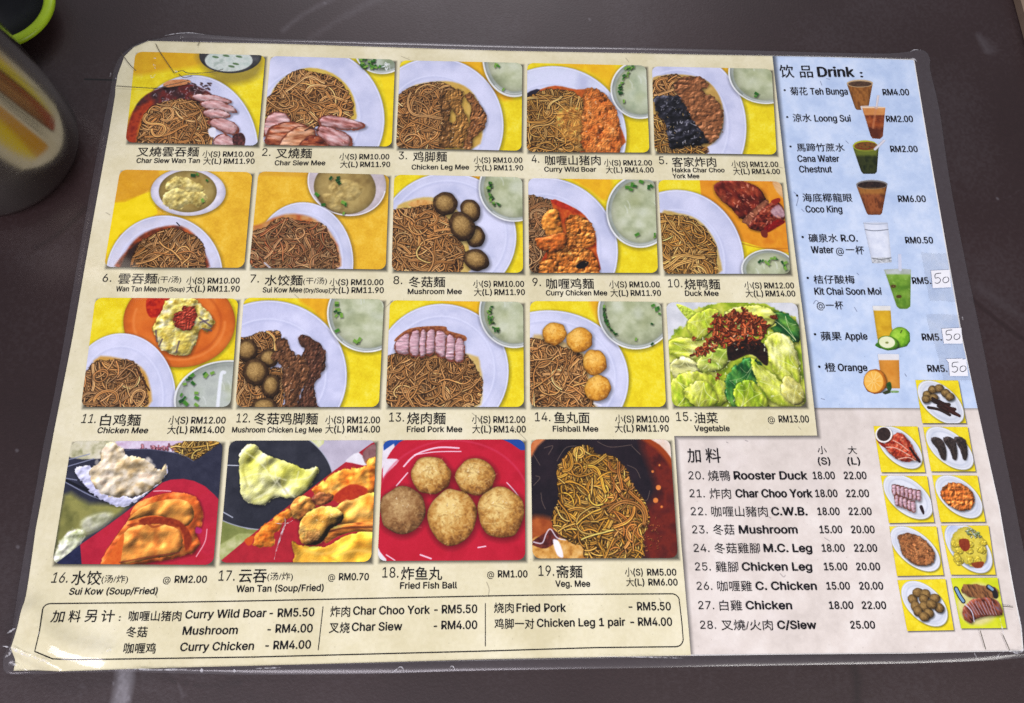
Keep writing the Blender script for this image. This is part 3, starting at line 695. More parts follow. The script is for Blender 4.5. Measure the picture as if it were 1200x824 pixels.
def d16(p):
    H, W = p.A.shape[:2]
    p.A[:] = ramp(fbm(H, W, 60 * p.k), [(38, 40, 56), (52, 54, 72)])
    p.fill([(300, 60), (560, 60), (520, 140), (330, 145)], [(150, 150, 110), (206, 202, 170), (222, 218, 196)], ns=30, f=6)
    p.fill([(560, 60), (860, 60), (800, 130), (700, 112), (580, 104)], [(196, 170, 196), (224, 216, 232)], ns=22, f=5)
    p.crumbs([(640, 96), (800, 84), (820, 116), (700, 110)], 30, [(176, 96, 116), (206, 140, 150)], (8, 16))
    p.fill([(560, 104), (700, 104), (860, 130), (920, 160), (1050, 70), (1050, 360), (800, 300)], [(38, 40, 58), (50, 52, 70)], f=3, smooth=False)
    p.noodles([(800, 90), (880, 66), (1040, 66), (980, 110), (906, 156), (840, 128)], 110, [(214, 172, 84), (196, 150, 60), (226, 192, 110)], base=((130, 90, 30), (180, 130, 50)), w_=7, smooth=False)
    p.stroke([(590, 110), (700, 106), (840, 128), (906, 162)], (86, 92, 116), 4, a=.8)
    p.fill([(300, 320), (420, 360), (600, 370), (420, 500), (270, 600), (250, 640)], [(96, 98, 50), (146, 144, 78), (120, 122, 66)], ns=70, f=30)
    p.fill([(380, 440), (470, 404), (530, 410), (480, 470), (400, 500)], [(160, 164, 130), (200, 202, 190)], ns=30, f=22, light=.2, a=.8)
    p.fill([(280, 540), (340, 480), (400, 500), (330, 600), (250, 640)], [(150, 160, 100), (206, 212, 180), (222, 224, 206)], ns=30, f=14, light=.3, rough=6)
    for q in ([(300, 160), (420, 128)], [(310, 188), (440, 150)], [(300, 240), (360, 250)], [(300, 256), (420, 320), (520, 358)]): p.stroke(q, (140, 146, 172), 5, a=.9)
    p.stroke([(306, 250), (410, 300), (500, 350)], (16, 18, 28), 12, a=.9)
    p.fill([(350, 200), (400, 180), (440, 200), (560, 300), (640, 330), (740, 250), (780, 180), (770, 240), (620, 360), (520, 364), (430, 310), (380, 260)], [(196, 198, 232), (222, 224, 246)], ns=24, f=4, rough=7, shadow=10, light=.2)
    p.fill([(420, 200), (470, 160), (480, 100), (520, 70), (580, 100), (590, 130), (680, 150), (740, 200), (776, 180), (770, 240), (680, 310), (600, 330), (500, 320), (440, 280)], [(176, 150, 104), (204, 184, 146), (224, 212, 188), (216, 190, 160)], ns=44, f=3, rough=8, light=.4, edge=.15)
    for i in range(26): p.fill(p.ell(rng.uniform(450, 720), rng.uniform(150, 310), rng.uniform(8, 24), rng.uniform(6, 14), rng.uniform(0, 180), 8), (232, 224, 206), f=7, a=.5)
    p.fill([(390, 700), (372, 556), (500, 466), (600, 392), (760, 262), (800, 248), (860, 244), (910, 254), (960, 278), (1005, 318), (1050, 370), (1050, 700)], [(168, 26, 50), (186, 34, 58), (176, 28, 46)], ns=60, f=3, smooth=False)
    p.fill([(250, 650), (376, 552), (384, 680), (250, 680)], [(26, 30, 60), (38, 42, 76)], f=3, smooth=False)
    O = [(160, 62, 24), (202, 96, 36), (222, 132, 60), (236, 166, 92)]
    p.fill([(470, 660), (500, 580), (590, 450), (640, 360), (740, 320), (840, 305), (920, 330), (950, 400), (940, 470), (915, 480), (910, 590), (560, 660)], O[:3], ns=46, light=.4, edge=.2, shadow=10, rough=5)
    p.fill([(600, 440), (660, 380), (780, 340), (880, 350), (910, 420), (860, 470), (760, 420), (680, 420)], [(190, 104, 38), (226, 156, 68), (212, 132, 54)], ns=60, light=.45, edge=.25, f=5)
    p.fill([(650, 440), (720, 420), (840, 440), (900, 520), (870, 580), (840, 470), (700, 470)], [(120, 34, 18), (160, 60, 26)], ns=14, f=8)
    p.fill([(560, 640), (580, 500), (660, 460), (780, 460), (850, 500), (840, 590), (700, 620)], [(186, 100, 38), (222, 150, 66), (206, 122, 48)], ns=60, light=.45, edge=.3, f=4, rough=4)
    p.stroke([(600, 462), (680, 450), (720, 470), (780, 450)], (136, 50, 24), 10, a=.6)
    p.fill([(470, 670), (520, 590), (580, 500), (570, 600), (550, 670)], [(206, 84, 26), (226, 112, 40)], ns=20, f=4)
    p.stroke([(560, 636), (700, 610), (840, 590)], (110, 40, 30), 7, a=.6)
    p.stroke([(720, 302), (760, 300), (800, 302)], (240, 200, 210), 5, a=.8)
    p.stroke([(970, 480), (960, 540), (920, 608)], (240, 190, 200), 5, a=.8)
    p.fill([(920, 470), (946, 480), (940, 500), (916, 496)], (180, 40, 130), f=5, a=.7)

def d17(p):
    H, W = p.A.shape[:2]
    p.A[:] = ramp(fbm(H, W, 60 * p.k), [(176, 170, 186), (196, 190, 206)])
    p.fill([(60, 420), (200, 480), (260, 480), (60, 640)], [(110, 120, 60), (140, 146, 80)], f=5, smooth=False)
    p.fill([(60, 640), (60, 560), (160, 500), (230, 500)], [(150, 160, 90), (200, 200, 150)], f=8, smooth=False)
    p.fill([(390, 60), (560, 60), (500, 120), (460, 90)], [(200, 206, 130), (222, 224, 190)], ns=20, f=5)
    p.fill(p.ell(250, 230, 352, 250, 8), [(36, 38, 48), (52, 54, 64)], ns=50, f=4)
    p.stroke(p.ell(250, 230, 352, 250, 8, 50, -80, 160), (170, 176, 190), 5, a=.8)
    p.stroke([(90, 180), (160, 182)], (190, 196, 206), 5)
    p.stroke([(86, 400), (130, 425)], (170, 176, 190), 5)
    p.fill([(160, 130), (200, 84), (240, 86), (270, 120), (400, 170), (470, 200), (520, 186), (530, 220), (460, 320), (400, 336), (330, 330), (280, 366), (220, 362), (170, 320), (165, 240)], [(170, 170, 60), (206, 206, 100), (226, 226, 140), (232, 232, 176)], ns=70, light=.55, edge=.2, shadow=12, rough=4)
    for q in ([(190, 120), (260, 170), (330, 260)], [(180, 240), (260, 220), (380, 250)], [(230, 340), (300, 300), (350, 240)], [(330, 180), (340, 260), (420, 330)], [(440, 210), (420, 280)], [(400, 250), (480, 240), (510, 210)]): p.stroke(q, (240, 240, 200), 7, a=.5, f=6)
    for q in ([(200, 130), (180, 200), (200, 280)], [(290, 150), (300, 210)], [(260, 340), (320, 310)], [(380, 190), (360, 260), (390, 320)]): p.stroke(q, (156, 150, 50), 9, a=.35, f=8)
    p.fill([(60, 640), (240, 490), (390, 372), (600, 210), (780, 78), (820, 60), (820, 660)], [(160, 30, 44), (180, 36, 50)], f=2, smooth=False)
    p.fill([(660, 160), (720, 120), (760, 180), (690, 170)], (226, 224, 230), f=5)
    p.fill([(740, 120), (800, 80), (810, 150), (760, 180)], [(110, 70, 70), (150, 110, 110)], f=6)
    O = [(190, 84, 20), (222, 124, 36), (236, 160, 60), (242, 186, 90)]
    p.fill([(500, 300), (560, 250), (640, 200), (740, 190), (770, 150), (810, 150), (800, 320), (700, 340), (600, 350)], O, ns=44, rough=9, light=.5, edge=.2, f=4)
    p.fill([(600, 330), (680, 270), (760, 290), (740, 330), (640, 356)], [(166, 40, 26), (190, 60, 30)], ns=14, f=8)
    p.fill([(230, 520), (280, 460), (380, 390), (420, 400), (330, 500), (320, 560), (240, 560)], O[:3], ns=22, rough=8, light=.3, edge=.2)
    p.fill([(400, 372), (440, 326), (490, 330), (516, 372), (500, 420), (450, 440), (410, 420)], [(120, 66, 30), (196, 130, 56), (232, 176, 86)], ns=34, light=.6, edge=.3, f=4, rough=5, shadow=10)
    p.fill([(500, 330), (540, 306), (600, 320), (590, 352), (540, 370), (510, 356)], [(96, 46, 30), (160, 92, 50), (196, 126, 70)], ns=24, light=.5, edge=.3, f=5, rough=5)
    p.fill([(590, 400), (650, 350), (700, 340), (740, 322), (812, 310), (812, 458), (700, 468), (620, 450)], O[1:], ns=60, rough=6, light=.5, edge=.2)
    p.stroke([(640, 372), (662, 346), (690, 352), (720, 336)], (246, 206, 110), 9, a=.7, f=8)
    p.fill([(406, 536), (440, 552), (560, 562), (640, 520), (700, 500), (820, 486), (820, 670), (440, 670), (420, 600)], [(226, 156, 34), (240, 186, 62), (232, 166, 48)], ns=80, rough=5, light=.5, edge=.2, f=3, shadow=10)
    for q in ([(470, 580), (560, 596), (660, 560)], [(600, 610), (700, 580), (800, 590)], [(500, 630), (560, 640)]): p.stroke(q, (250, 210, 110), 12, a=.45, f=12)
    for q in ([(560, 600), (640, 640)], [(700, 540), (760, 560), (810, 556)]): p.stroke(q, (196, 122, 30), 10, a=.45, f=12)
    p.fill([(560, 520), (600, 470), (680, 452), (800, 446), (812, 490), (700, 492), (620, 516), (570, 546)], [(110, 50, 20), (206, 120, 44), (232, 160, 76)], ns=14, f=5, ang=0, st=5, light=.4)
    p.stroke([(580, 492), (660, 474), (790, 470)], (84, 36, 22), 9, a=.8, f=6)
    p.fill([(440, 500), (450, 440), (490, 394), (550, 372), (610, 378), (648, 410), (640, 450), (590, 480), (560, 530), (510, 556), (460, 548)], [(150, 92, 40), (212, 146, 54), (236, 180, 78), (244, 200, 110)], ns=60, light=.7, edge=.35, ew=22, f=4, rough=4, shadow=14)
    p.lumpy([(455, 500), (470, 480), (540, 490), (530, 530), (490, 546), (462, 535)], [(120, 80, 50), (170, 120, 70), (206, 156, 100)], ns=16, a=.6, shadow=0, f=14)
    p.glints([(480, 420), (560, 390), (620, 400), (560, 460)], 16, (255, 236, 180), (3, 9))
    p.fill([(186, 530), (230, 510), (220, 550), (200, 556)], (206, 80, 30), f=4)

def d18(p):
    H, W = p.A.shape[:2]
    p.A[:] = np.array((30, 70, 150), np.float32) / 255
    p.fill([(40, 40), (120, 60), (150, 160), (60, 240)], (226, 220, 228), f=5, smooth=False)
    p.fill([(40, 560), (80, 590), (140, 640), (40, 640)], (230, 226, 230), f=4, smooth=False)
    p.fill([(40, 300), (62, 220), (110, 120), (180, 58), (330, 40), (520, 44), (640, 62), (720, 110), (800, 160), (800, 700), (160, 700), (90, 620), (50, 560), (30, 420)], [(176, 22, 44), (192, 28, 52), (184, 24, 46)], ns=90, f=3)
    p.fill([(74, 62), (150, 62), (78, 112)], (34, 78, 160), f=3, smooth=False)
    p.fill([(78, 160), (100, 150), (150, 158), (90, 220), (74, 240)], (230, 222, 230), f=5)
    p.stroke(p.ell(405, 360, 356, 296, 0, 30, 190, 350), (206, 60, 90), 8, a=.6, f=8)
    for q, w_ in (([(172, 186), (230, 130), (330, 98), (430, 100)], 8), ([(222, 132), (320, 118), (440, 116)], 5), ([(138, 276), (190, 216)], 6), ([(655, 262), (690, 300), (712, 330)], 5), ([(250, 600), (300, 618)], 7), ([(520, 566), (556, 560)], 6), ([(90, 600), (130, 626)], 5)):
        p.stroke(q, (246, 226, 240), w_, a=.85)
    for cx, cy, rx, ry, ro in ((298, 228, 96, 88, 10), (508, 236, 92, 86, -5), (168, 392, 108, 116, 10), (400, 424, 114, 132, 10), (628, 402, 110, 120, -10)):
        dk = 1 if cx == 168 else 0
        p.ball(cx, cy, rx, ry, (232, 204, 130) if not dk else (190, 156, 104), (186, 134, 62) if not dk else (140, 98, 56), (96, 54, 22) if not dk else (76, 48, 28), ro, ns=20, wob=.05, shadow=24)
        p.glints(p.ell(cx - rx * .15, cy - ry * .3, rx * .5, ry * .35), 10, (255, 246, 214), (3, 8), .7)
        for i in range(70):
            t = rng.random() * 6.28; r = rng.random() ** .5 * .9; x = cx + r * rx * math.cos(t); y = cy + r * ry * math.sin(t)
            b = rng.random() < .5
            p.stroke([(x, y), (x + rng.normal(0, 9), y + rng.normal(0, 7)), (x + rng.normal(0, 12), y + rng.normal(0, 9))], (236, 206, 140) if b else (120, 82, 40), 3, a=.3 if dk else .42, f=4)

def d19(p):
    H, W = p.A.shape[:2]
    p.A[:] = ramp(fbm(H, W, 60 * p.k), [(24, 20, 28), (40, 30, 38)])
    p.fill([(560, 40), (740, 40), (740, 640), (600, 640), (560, 420), (640, 300)], [(70, 22, 22), (110, 34, 24), (84, 26, 24)], ns=50, f=50)
    p.fill([(560, 40), (760, 40), (760, 260), (690, 170), (640, 110)], (150, 60, 20), f=16)
    p.fill([(590, 40), (760, 40), (760, 240), (700, 140), (650, 84)], [(222, 200, 180), (236, 226, 216)], f=6)
    p.fill([(40, 40), (130, 40), (80, 90), (40, 150)], [(190, 100, 50), (214, 140, 90)], f=12)
    p.fill([(40, 430), (140, 430), (200, 500), (120, 560), (40, 560)], [(140, 60, 24), (176, 90, 40)], ns=30, f=30)
    p.fill([(50, 530), (130, 510), (220, 530), (330, 560), (500, 590), (560, 640), (50, 640)], [(150, 90, 30), (206, 150, 70), (230, 190, 120)], ns=22, f=8)
    p.fill([(50, 540), (110, 500), (150, 480), (180, 520), (120, 570), (60, 556)], [(60, 20, 20), (120, 50, 40)], ns=14, f=4)
    p.stroke([(60, 540), (100, 545), (120, 500), (140, 480), (170, 520), (210, 530)], (226, 220, 232), 6, a=.8)
    p.fill([(150, 530), (180, 540), (200, 610), (170, 600)], (240, 238, 246), f=6)
    p.crumbs([(540, 500), (640, 420), (660, 560), (560, 600)], 60, [(222, 130, 70), (206, 110, 50)], (3, 7), a=.7)
    for x, y, r in ((645, 285, 12), (632, 345, 12), (618, 210, 6), (650, 180, 5), (660, 375, 6)): p.fill(p.ell(x, y, r), (222, 130, 60), f=4)
    for q in ([(110, 100), (150, 90), (130, 130)], [(70, 230), (90, 240), (60, 275)], [(95, 310), (100, 350), (115, 385)], [(500, 180), (540, 200), (560, 240)], [(560, 330), (590, 345), (605, 300)], [(170, 160), (210, 100), (260, 90)], [(360, 70), (420, 95), (520, 85)], [(60, 130), (90, 180)], [(520, 90), (560, 130)]):
        p.stroke(q, (186, 160, 130), 3, a=.42)
    Y = [(218, 166, 62), (200, 144, 46), (232, 190, 98), (176, 118, 36), (212, 150, 60)]
    p.noodles([(170, 220), (200, 150), (250, 100), (320, 90), (360, 130), (420, 130), (490, 190), (520, 270), (580, 350), (600, 440), (570, 520), (560, 620), (320, 620), (290, 560), (200, 520), (150, 460), (150, 400), (180, 340)], 700, Y, base=((44, 26, 12), (96, 60, 24)), w_=7.0, ln=(90, 260), curl=.16, out=1)
    p.noodles([(390, 160), (470, 170), (520, 260), (590, 380), (560, 560), (420, 600), (440, 480), (380, 380), (430, 260)], 60, [(214, 140, 60), (196, 120, 50), (226, 160, 84)], under=False, w_=7)

VA=(0,0,4);VB=(300,0,4);VC=(600,0,4);VD=(900,0,4);VE=(0,190,4);VF=(280,190,4);VG=(560,190,4);VH=(760,190,4);VI=(900,190,4)
VJ=(50,340,4);VK=(300,340,4);VL=(560,340,4);VM=(760,340,4);VN=(900,380,4);VO=(0,500,4);VP=(240,500,4);VQ=(430,500,4);VR=(610,500,4);VT=(960,480,5);VU=(960,620,5)

dish([(159,61),(311,65),(302,171),(147,167)], VA, 'picture of noodles with pink roast pork slices and a dark red sauce', d1)
dish([(317,66),(463,70),(459,172),(308,170)], VB, 'picture of noodles with roast pork slices along the bottom of a pale plate', d2)
dish([(469,71),(612,74),(611,177),(464,174)], VB, 'picture of noodles with brown chicken feet beside them', d3)
dish([(618,74),(757,77),(761,179),(617,178)], VC, 'picture of noodles with orange curry meat on a pale plate', d4)
dish([(764,78),(904,81),(910,181.5),(767,179.5)], VC, 'picture of noodles with black fungus and brown fried meat', d5)
dish([(141,199),(296,202),(286,314),(122,313)], VE, 'picture of dark noodles below a small bowl of dumpling soup', d6)
dish([(303,201),(456,205),(452,316),(292,314)], VF, 'picture of dark noodles below a large grey bowl of dumpling soup', d7)
dish([(462,205),(612,208),(613,320),(459,317.5)], VF, 'picture of noodles with five brown mushrooms', d8)
dish([(619,209),(767,211),(771,320),(620,320)], VG, 'picture of noodles with orange curry chicken pieces', d9)
dish([(771,211),(915.5,213),(926.5,321),(777.5,321)], VH, 'picture of noodles with a roast duck leg on an orange plate', d10)
dish([(112,349),(279.5,350),(270,477),(95,477)], VJ, 'picture of noodles and steamed chicken on an orange plate', d11)
dish([(286,349),(450,351),(444,477),(276,477)], VJ, 'picture of noodles with mushrooms and dark chicken feet', d12)
dish([(457,352),(613,354),(614,477),(452,477)], VK, 'picture of noodles with a row of pink roast pork slices on top', d13)
dish([(621,353),(774.5,354),(780.5,477),(621,477)], VL, 'picture of noodles with four golden fish balls', d14)
dish([(780.5,354.5),(934,355),(945,476.5),(787.5,476.5)], VM, 'picture of green lettuce with brown fried bits', d15)
dish([(84,517),(261.5,517),(250,662),(61,661)], VO, 'picture of a boiled and a fried dumpling on black and red plates', d16)
dish([(269,516.5),(441,516),(435,658.5),(256.5,659.5)], VP, 'picture of pale green and fried orange wan tan dumplings', d17)
dish([(449,516),(615,515),(615.5,656.5),(442.5,657.5)], VQ, 'picture of five fried fish balls on a red plate', d18)
dish([(622,515),(785,515),(794.5,654),(624,654.5)], VR, 'picture of yellow noodles in a dark sauce', d19)

# ---- nine small pictures of side plates
SIDE = []
def side(quad, view, label, fn):
    SIDE.append((quad, label))
    p = Pic(quad, view, pad=2)
    p.yellow(0)
    fn(p)
def oval(p, cx, cy, rx, ry, rot, blue=False):
    c = (206, 212, 222) if not blue else (170, 186, 222)
    p.fill(p.ell(cx, cy, rx, ry, rot, 30), [c, (226, 230, 238)], ns=60, f=3, edge=.1, shadow=7)
    E_ = p.ell(cx, cy, rx * .78, ry * .78, rot, 30)
    p.stroke(np.vstack([E_, E_[:1]]), (180, 188, 204), 8, a=.5, f=6, smooth=False)
    E_ = p.ell(cx, cy, rx * .95, ry * .95, rot, 30)
    p.stroke(np.vstack([E_, E_[:1]]), (240, 243, 248), 5, a=.7, smooth=False)
def s1(p):
    oval(p, 808, 366, 132, 72, 42)
    for x, y in ((745, 330), (770, 306), (800, 300), (740, 350), (830, 322), (775, 345), (850, 340)): p.ball(x, y, 22, 19, (170, 138, 80), (110, 84, 46), (50, 36, 22), ns=6, shadow=5)
    for i in range(12):
        x, y = 770 + i * 7 + rng.uniform(-8, 8), 360 + i * 3 + rng.uniform(-16, 16)
        p.stroke([(x, y), (x + 22, y + 12), (x + 46, y + rng.uniform(10, 40))], (46 + i * 2, 34, 30), 14, round_=.5)
    p.stroke([(750, 390), (800, 400), (850, 425)], (50, 36, 32), 13, round_=.5)
def s2(p):
    oval(p, 470, 222, 160, 88, 42)
    R_ = [(110, 26, 18), (166, 48, 30), (196, 84, 54), (222, 140, 110)]
    p.fill([(380, 205), (430, 150), (480, 136), (530, 190), (560, 250), (590, 300), (560, 300), (480, 300), (410, 256)], R_, ns=14, rough=5, light=.3, edge=.3, shadow=8)
    p.fill([(330, 170), (380, 200), (400, 230), (360, 210)], R_[:2], ns=10, f=4)
    for q in ([(390, 220), (450, 226), (530, 270)], [(430, 180), (470, 200), (520, 240)], [(460, 290), (520, 280), (560, 300)]): p.stroke(q, (232, 196, 176), 6, a=.8)
    p.stroke([(530, 225), (560, 270), (585, 304)], (40, 20, 22), 14)
    p.fill(p.ell(376, 146, 50, 48), (238, 236, 232), f=3, shadow=6)
    p.fill(p.ell(376, 144, 40, 40), [(40, 30, 28), (62, 46, 42)], ns=10, f=3)
def s3(p):
    oval(p, 762, 226, 168, 88, 40)
    for dx in (0, 72, 138):
        p.fill([(650 + dx, 178 - dx * .05), (680 + dx, 158), (720 + dx * .98, 180), (742 + dx * .9, 240), (738 + dx * .88, 290), (715 + dx * .9, 286), (690 + dx * .95, 230)], [(28, 24, 24), (52, 44, 42), (70, 58, 54)], ns=10, rough=3, light=.3, shadow=5)
        for k in range(3): p.stroke([(676 + dx + k * 6, 176 + k * 12), (700 + dx * .98 + k * 5, 230), (716 + dx * .9 + k * 9, 286 + (k % 2) * 6)], (48 + k * 12, 40 + k * 9, 36 + k * 6), 6, round_=.5, a=.8)
def s4(p):
    oval(p, 518, 510, 172, 96, 40)
    for x, y, n in ((424, 480, 7), (440, 540, 5)):
        for i in range(n):
            xx = x + i * 24; yy = y - 12 + i * (5 if n == 7 else 8) + (0 if i < 3 else 4)
            p.slab([(xx, yy - 24), (xx + 22, yy - 26), (xx + 26, yy + 32), (xx + 4, yy + 30)], [(176, 126, 140), (220, 186, 196), (196, 150, 164)], ns=8, gl=1)
            p.stroke([(xx, yy - 26), (xx + 22, yy - 28)], (90, 46, 40), 4)
    p.fill([(585, 570), (600, 560), (614, 600), (606, 614)], (40, 26, 30), f=3)
def s5(p):
    oval(p, 816, 510, 164, 92, 40)
    p.fill([(716, 470), (760, 432), (830, 436), (890, 480), (904, 540), (880, 580), (820, 590), (750, 550), (716, 510)], CURRY, ns=16, rough=6, edge=.3, light=.3, shadow=8)
    p.lumpy([(716, 470), (760, 432), (830, 436), (890, 480), (904, 540), (880, 580), (820, 590), (750, 550), (716, 510)], [(120, 48, 18), (178, 90, 34), (206, 118, 50), (226, 150, 84)], ns=26)
def s6(p):
    p.view(*VU)
    oval(p, 560, 115, 176, 92, 40)
    p.fill([(460, 40), (510, 24), (580, 40), (640, 90), (674, 150), (650, 206), (560, 206), (490, 150), (470, 90)], [(96, 50, 24), (150, 90, 48)], ns=12, f=4, rough=5, shadow=8)
    p.lumpy([(460, 40), (510, 24), (580, 40), (640, 90), (674, 150), (650, 206), (560, 206), (490, 150), (470, 90)], [(84, 44, 22), (138, 84, 46), (166, 108, 62), (184, 130, 84)], ns=18, ang=.7, st=2)
def s7(p):
    p.view(*VU)
    p.A[:] = ramp(vn(*p.A.shape[:2], 20), [(226, 206, 40), (240, 220, 60)])
    oval(p, 872, 110, 178, 100, 48, blue=True)
    p.fill([(790, 20), (850, -14), (920, 20), (960, 70), (980, 150), (960, 200), (880, 216), (800, 150), (766, 90)], [(196, 176, 40), (222, 206, 80), (210, 190, 60)], ns=14, rough=6, shadow=8, edge=.2)
    for i in range(16):
        x, y = rng.uniform(790, 960), rng.uniform(60, 200)
        p.fill(p.ell(x, y, 26, 20, rng.uniform(0, 90), 7), [(190, 166, 30), (230, 214, 90)], ns=8, edge=.4, ew=4, f=3, light=.3)
    p.crumbs([(850, -10), (930, 20), (950, 50), (880, 50)], 40, [(206, 216, 190), (150, 180, 120)], (6, 12))
    p.fill([(820, 60), (870, 60), (880, 110), (850, 130), (820, 100)], [(120, 40, 20), (146, 60, 30)], ns=8)
    p.fill([(890, 200), (960, 190), (950, 224), (910, 226)], [(120, 50, 26), (150, 66, 30)], ns=8)
def s8(p):
    oval(p, 614, 436, 166, 96, 44)
    for x, y in ((545, 410), (575, 370), (620, 380), (675, 405), (560, 450), (700, 460), (610, 410), (610, 452), (575, 480), (640, 490), (612, 512), (655, 440)):
        p.ball(x, y, 32, 27, (164, 130, 74), (116, 88, 46), (44, 30, 18), rng.uniform(0, 90), ns=7, shadow=6)
def s9(p):
    H, W = p.A.shape[:2]
    p.A[:] = ramp(vn(H, W, 16), [(196, 208, 24), (216, 222, 44)])
    p.fill(p.ell(930, 440, 124, 124), [(206, 200, 120), (226, 218, 150)], f=24)
    M_ = [(50, 26, 24), (106, 50, 36), (150, 80, 56), (120, 96, 116)]
    p.fill([(830, 350), (860, 320), (960, 330), (1040, 350), (1030, 400), (900, 400), (850, 380)], [(60, 40, 30), (130, 84, 50), (170, 120, 70)], ns=8, ang=1.2, st=3, rough=5, shadow=6)
    p.fill([(834, 480), (880, 420), (960, 400), (1040, 420), (1070, 500), (980, 510), (910, 530), (890, 552), (850, 530)], M_, ns=9, ang=1.0, st=4, rough=4, light=.3, shadow=8)
    for i in range(9): p.stroke([(850 + i * 20, 430 - i), (880 + i * 18, 470), (900 + i * 17, 500)], (196, 180, 200), 4, a=.7)
    p.stroke([(850, 440), (890, 480), (905, 540)], (206, 206, 226), 6, a=.9)
    p.stroke([(800, 350), (820, 390), (840, 420)], (30, 30, 34), 28)
    p.stroke([(800, 350), (820, 390), (840, 420)], (120, 160, 196), 16)
    p.stroke([(990, 340), (1020, 360), (1030, 390)], (34, 30, 32), 30)
    p.stroke([(992, 336), (1012, 352)], (120, 156, 190), 16)
side([(1072.5,445.5),(1122.5,446),(1132,496),(1080.5,496)], VN, 'small picture of mushrooms and dark chicken feet on an oval plate', s1)
side([(1023.5,499.5),(1075,500),(1084,553.5),(1032.5,553.5)], VT, 'small picture of red roast duck with a dip of dark sauce', s2)
side([(1081.5,500.5),(1133.5,500.5),(1143,552.5),(1091,552.5)], VT, 'small picture of three dark chicken feet on an oval plate', s3)
side([(1032,557.5),(1086,558),(1094.5,612),(1041.5,613)], VT, 'small picture of pink roast pork slices on an oval plate', s4)
side([(1092,557),(1145,557.5),(1154.5,611.5),(1102,612)], VT, 'small picture of orange curry chicken on an oval plate', s5)
side([(1042,617),(1097,617),(1105.5,674),(1051,675)], VT, 'small picture of brown fried meat on an oval plate', s6)
side([(1102.5,616),(1158,616),(1166.5,673.5),(1114,673.5)], VT, 'small picture of yellow steamed chicken on a blue plate', s7)
side([(1051.5,680),(1107.5,678.5),(1117.5,738.5),(1063,739.5)], VU, 'small picture of brown mushrooms on an oval plate', s8)
side([(1114,677.5),(1168.5,677),(1179,736),(1126,736.5)], VU, 'small picture of roast pork on a lime green ground', s9)

# ---- cut-out pictures of the drinks: outline + painting
DRINK = []
def drink(outline, view, label, fn, quad):
    p = Pic([(view[0] + x / view[2], view[1] + y / view[2]) for x, y in outline], view, pad=3)
    A0 = p.A.copy()
    fn(p)
    p.view(*view)
    M, D = p.mask(outline, 2, smooth=False)
    M = np.clip(1 + (D + 3) / 2, 0, 1)[..., None]
    p.A[:] = A0 * (1 - M) + p.A * M
    DRINK.append(([(view[0] + x / view[2], view[1] + y / view[2]) for x, y in outline], label))
def cup(p, cx, cy, rx, ry, bx0, bx1, by, body, rim, inside):
    p.A[:] = np.array((196, 210, 232), np.float32) / 255
    p.fill([(cx - rx, cy), (cx + rx, cy), (bx1, by - 6), (bx1 - 8, by), (bx0 + 8, by), (bx0, by - 6)], body, ns=14, f=2, edge=.35, ew=8, smooth=False, ang=1.57, st=2)
    p.fill(p.ell(cx, cy, rx, ry), rim, f=2)
    p.fill(p.ell(cx, cy + 2, rx - 7, ry - 5), inside, ns=8, f=3)
def outline_cup(cx, cy, rx, ry, bx0, bx1, by):
    t = [(cx - rx * math.cos(a), cy - ry * math.sin(a)) for a in np.linspace(0, math.pi, 14)]
    return t + [(cx + rx - 4, cy + ry * .8), (bx1, by - 8), (bx1 - 8, by), (bx0 + 8, by), (bx0, by - 8), (cx - rx + 4, cy + ry * .8)]
drink(outline_cup(430, 390, 62, 18, 408, 470, 516), VD, 'picture of a brown cup of dark tea', lambda p: cup(p, 430, 392, 62, 18, 408, 470, 516, [(112, 66, 26), (156, 100, 44), (140, 84, 36)], (186, 160, 120), [(60, 42, 32), (96, 70, 50)]), None)
def k2(p):
    p.A[:] = np.array((196, 210, 232), np.float32) / 255
    p.fill([(440, 504), (548, 504), (538, 640), (524, 652), (490, 650), (480, 636)], [(86, 34, 18), (150, 70, 30), (190, 110, 56)], ns=24, f=2, edge=.25, smooth=False)
    p.fill([(440, 500), (550, 500), (548, 540), (450, 540)], [(190, 120, 60), (210, 150, 90)], f=8, smooth=False)
    p.fill([(470, 600), (545, 600), (534, 650), (488, 650)], (70, 30, 20), f=24, a=.7, smooth=False)
    p.stroke([(440, 504), (548, 504)], (226, 200, 170), 7, smooth=False)
    p.stroke([(515, 446), (505, 506)], (214, 206, 206), 14, smooth=False, round_=.2)
    p.stroke([(505, 506), (490, 600)], (196, 130, 90), 10, a=.5, smooth=False)
drink([(438, 502), (504, 500), (510, 448), (522, 448), (514, 500), (550, 504), (538, 640), (524, 652), (490, 650), (480, 636)], VD, 'picture of an amber iced drink with a straw', k2, None)
def k3(p):
    cup(p, 458, 684, 62, 26, 436, 510, 816, [(26, 34, 14), (52, 58, 24), (38, 44, 20)], (170, 176, 40), [(90, 84, 30), (130, 70, 30), (60, 56, 24)])
    p.fill([(400, 700), (516, 700), (508, 730), (412, 730)], (120, 132, 40), f=14, a=.7, smooth=False)
    p.stroke([(420, 694), (460, 700), (490, 690)], (110, 40, 20), 5)
    p.stroke([(546, 656), (500, 700)], (216, 214, 222), 12, smooth=False, round_=.2)
drink([(396, 684), (410, 664), (450, 656), (495, 664), (515, 680), (540, 654), (552, 660), (518, 696), (510, 806), (500, 816), (446, 816), (436, 804), (402, 710)], VD, 'picture of a green rimmed cup with a white straw', k3, None)
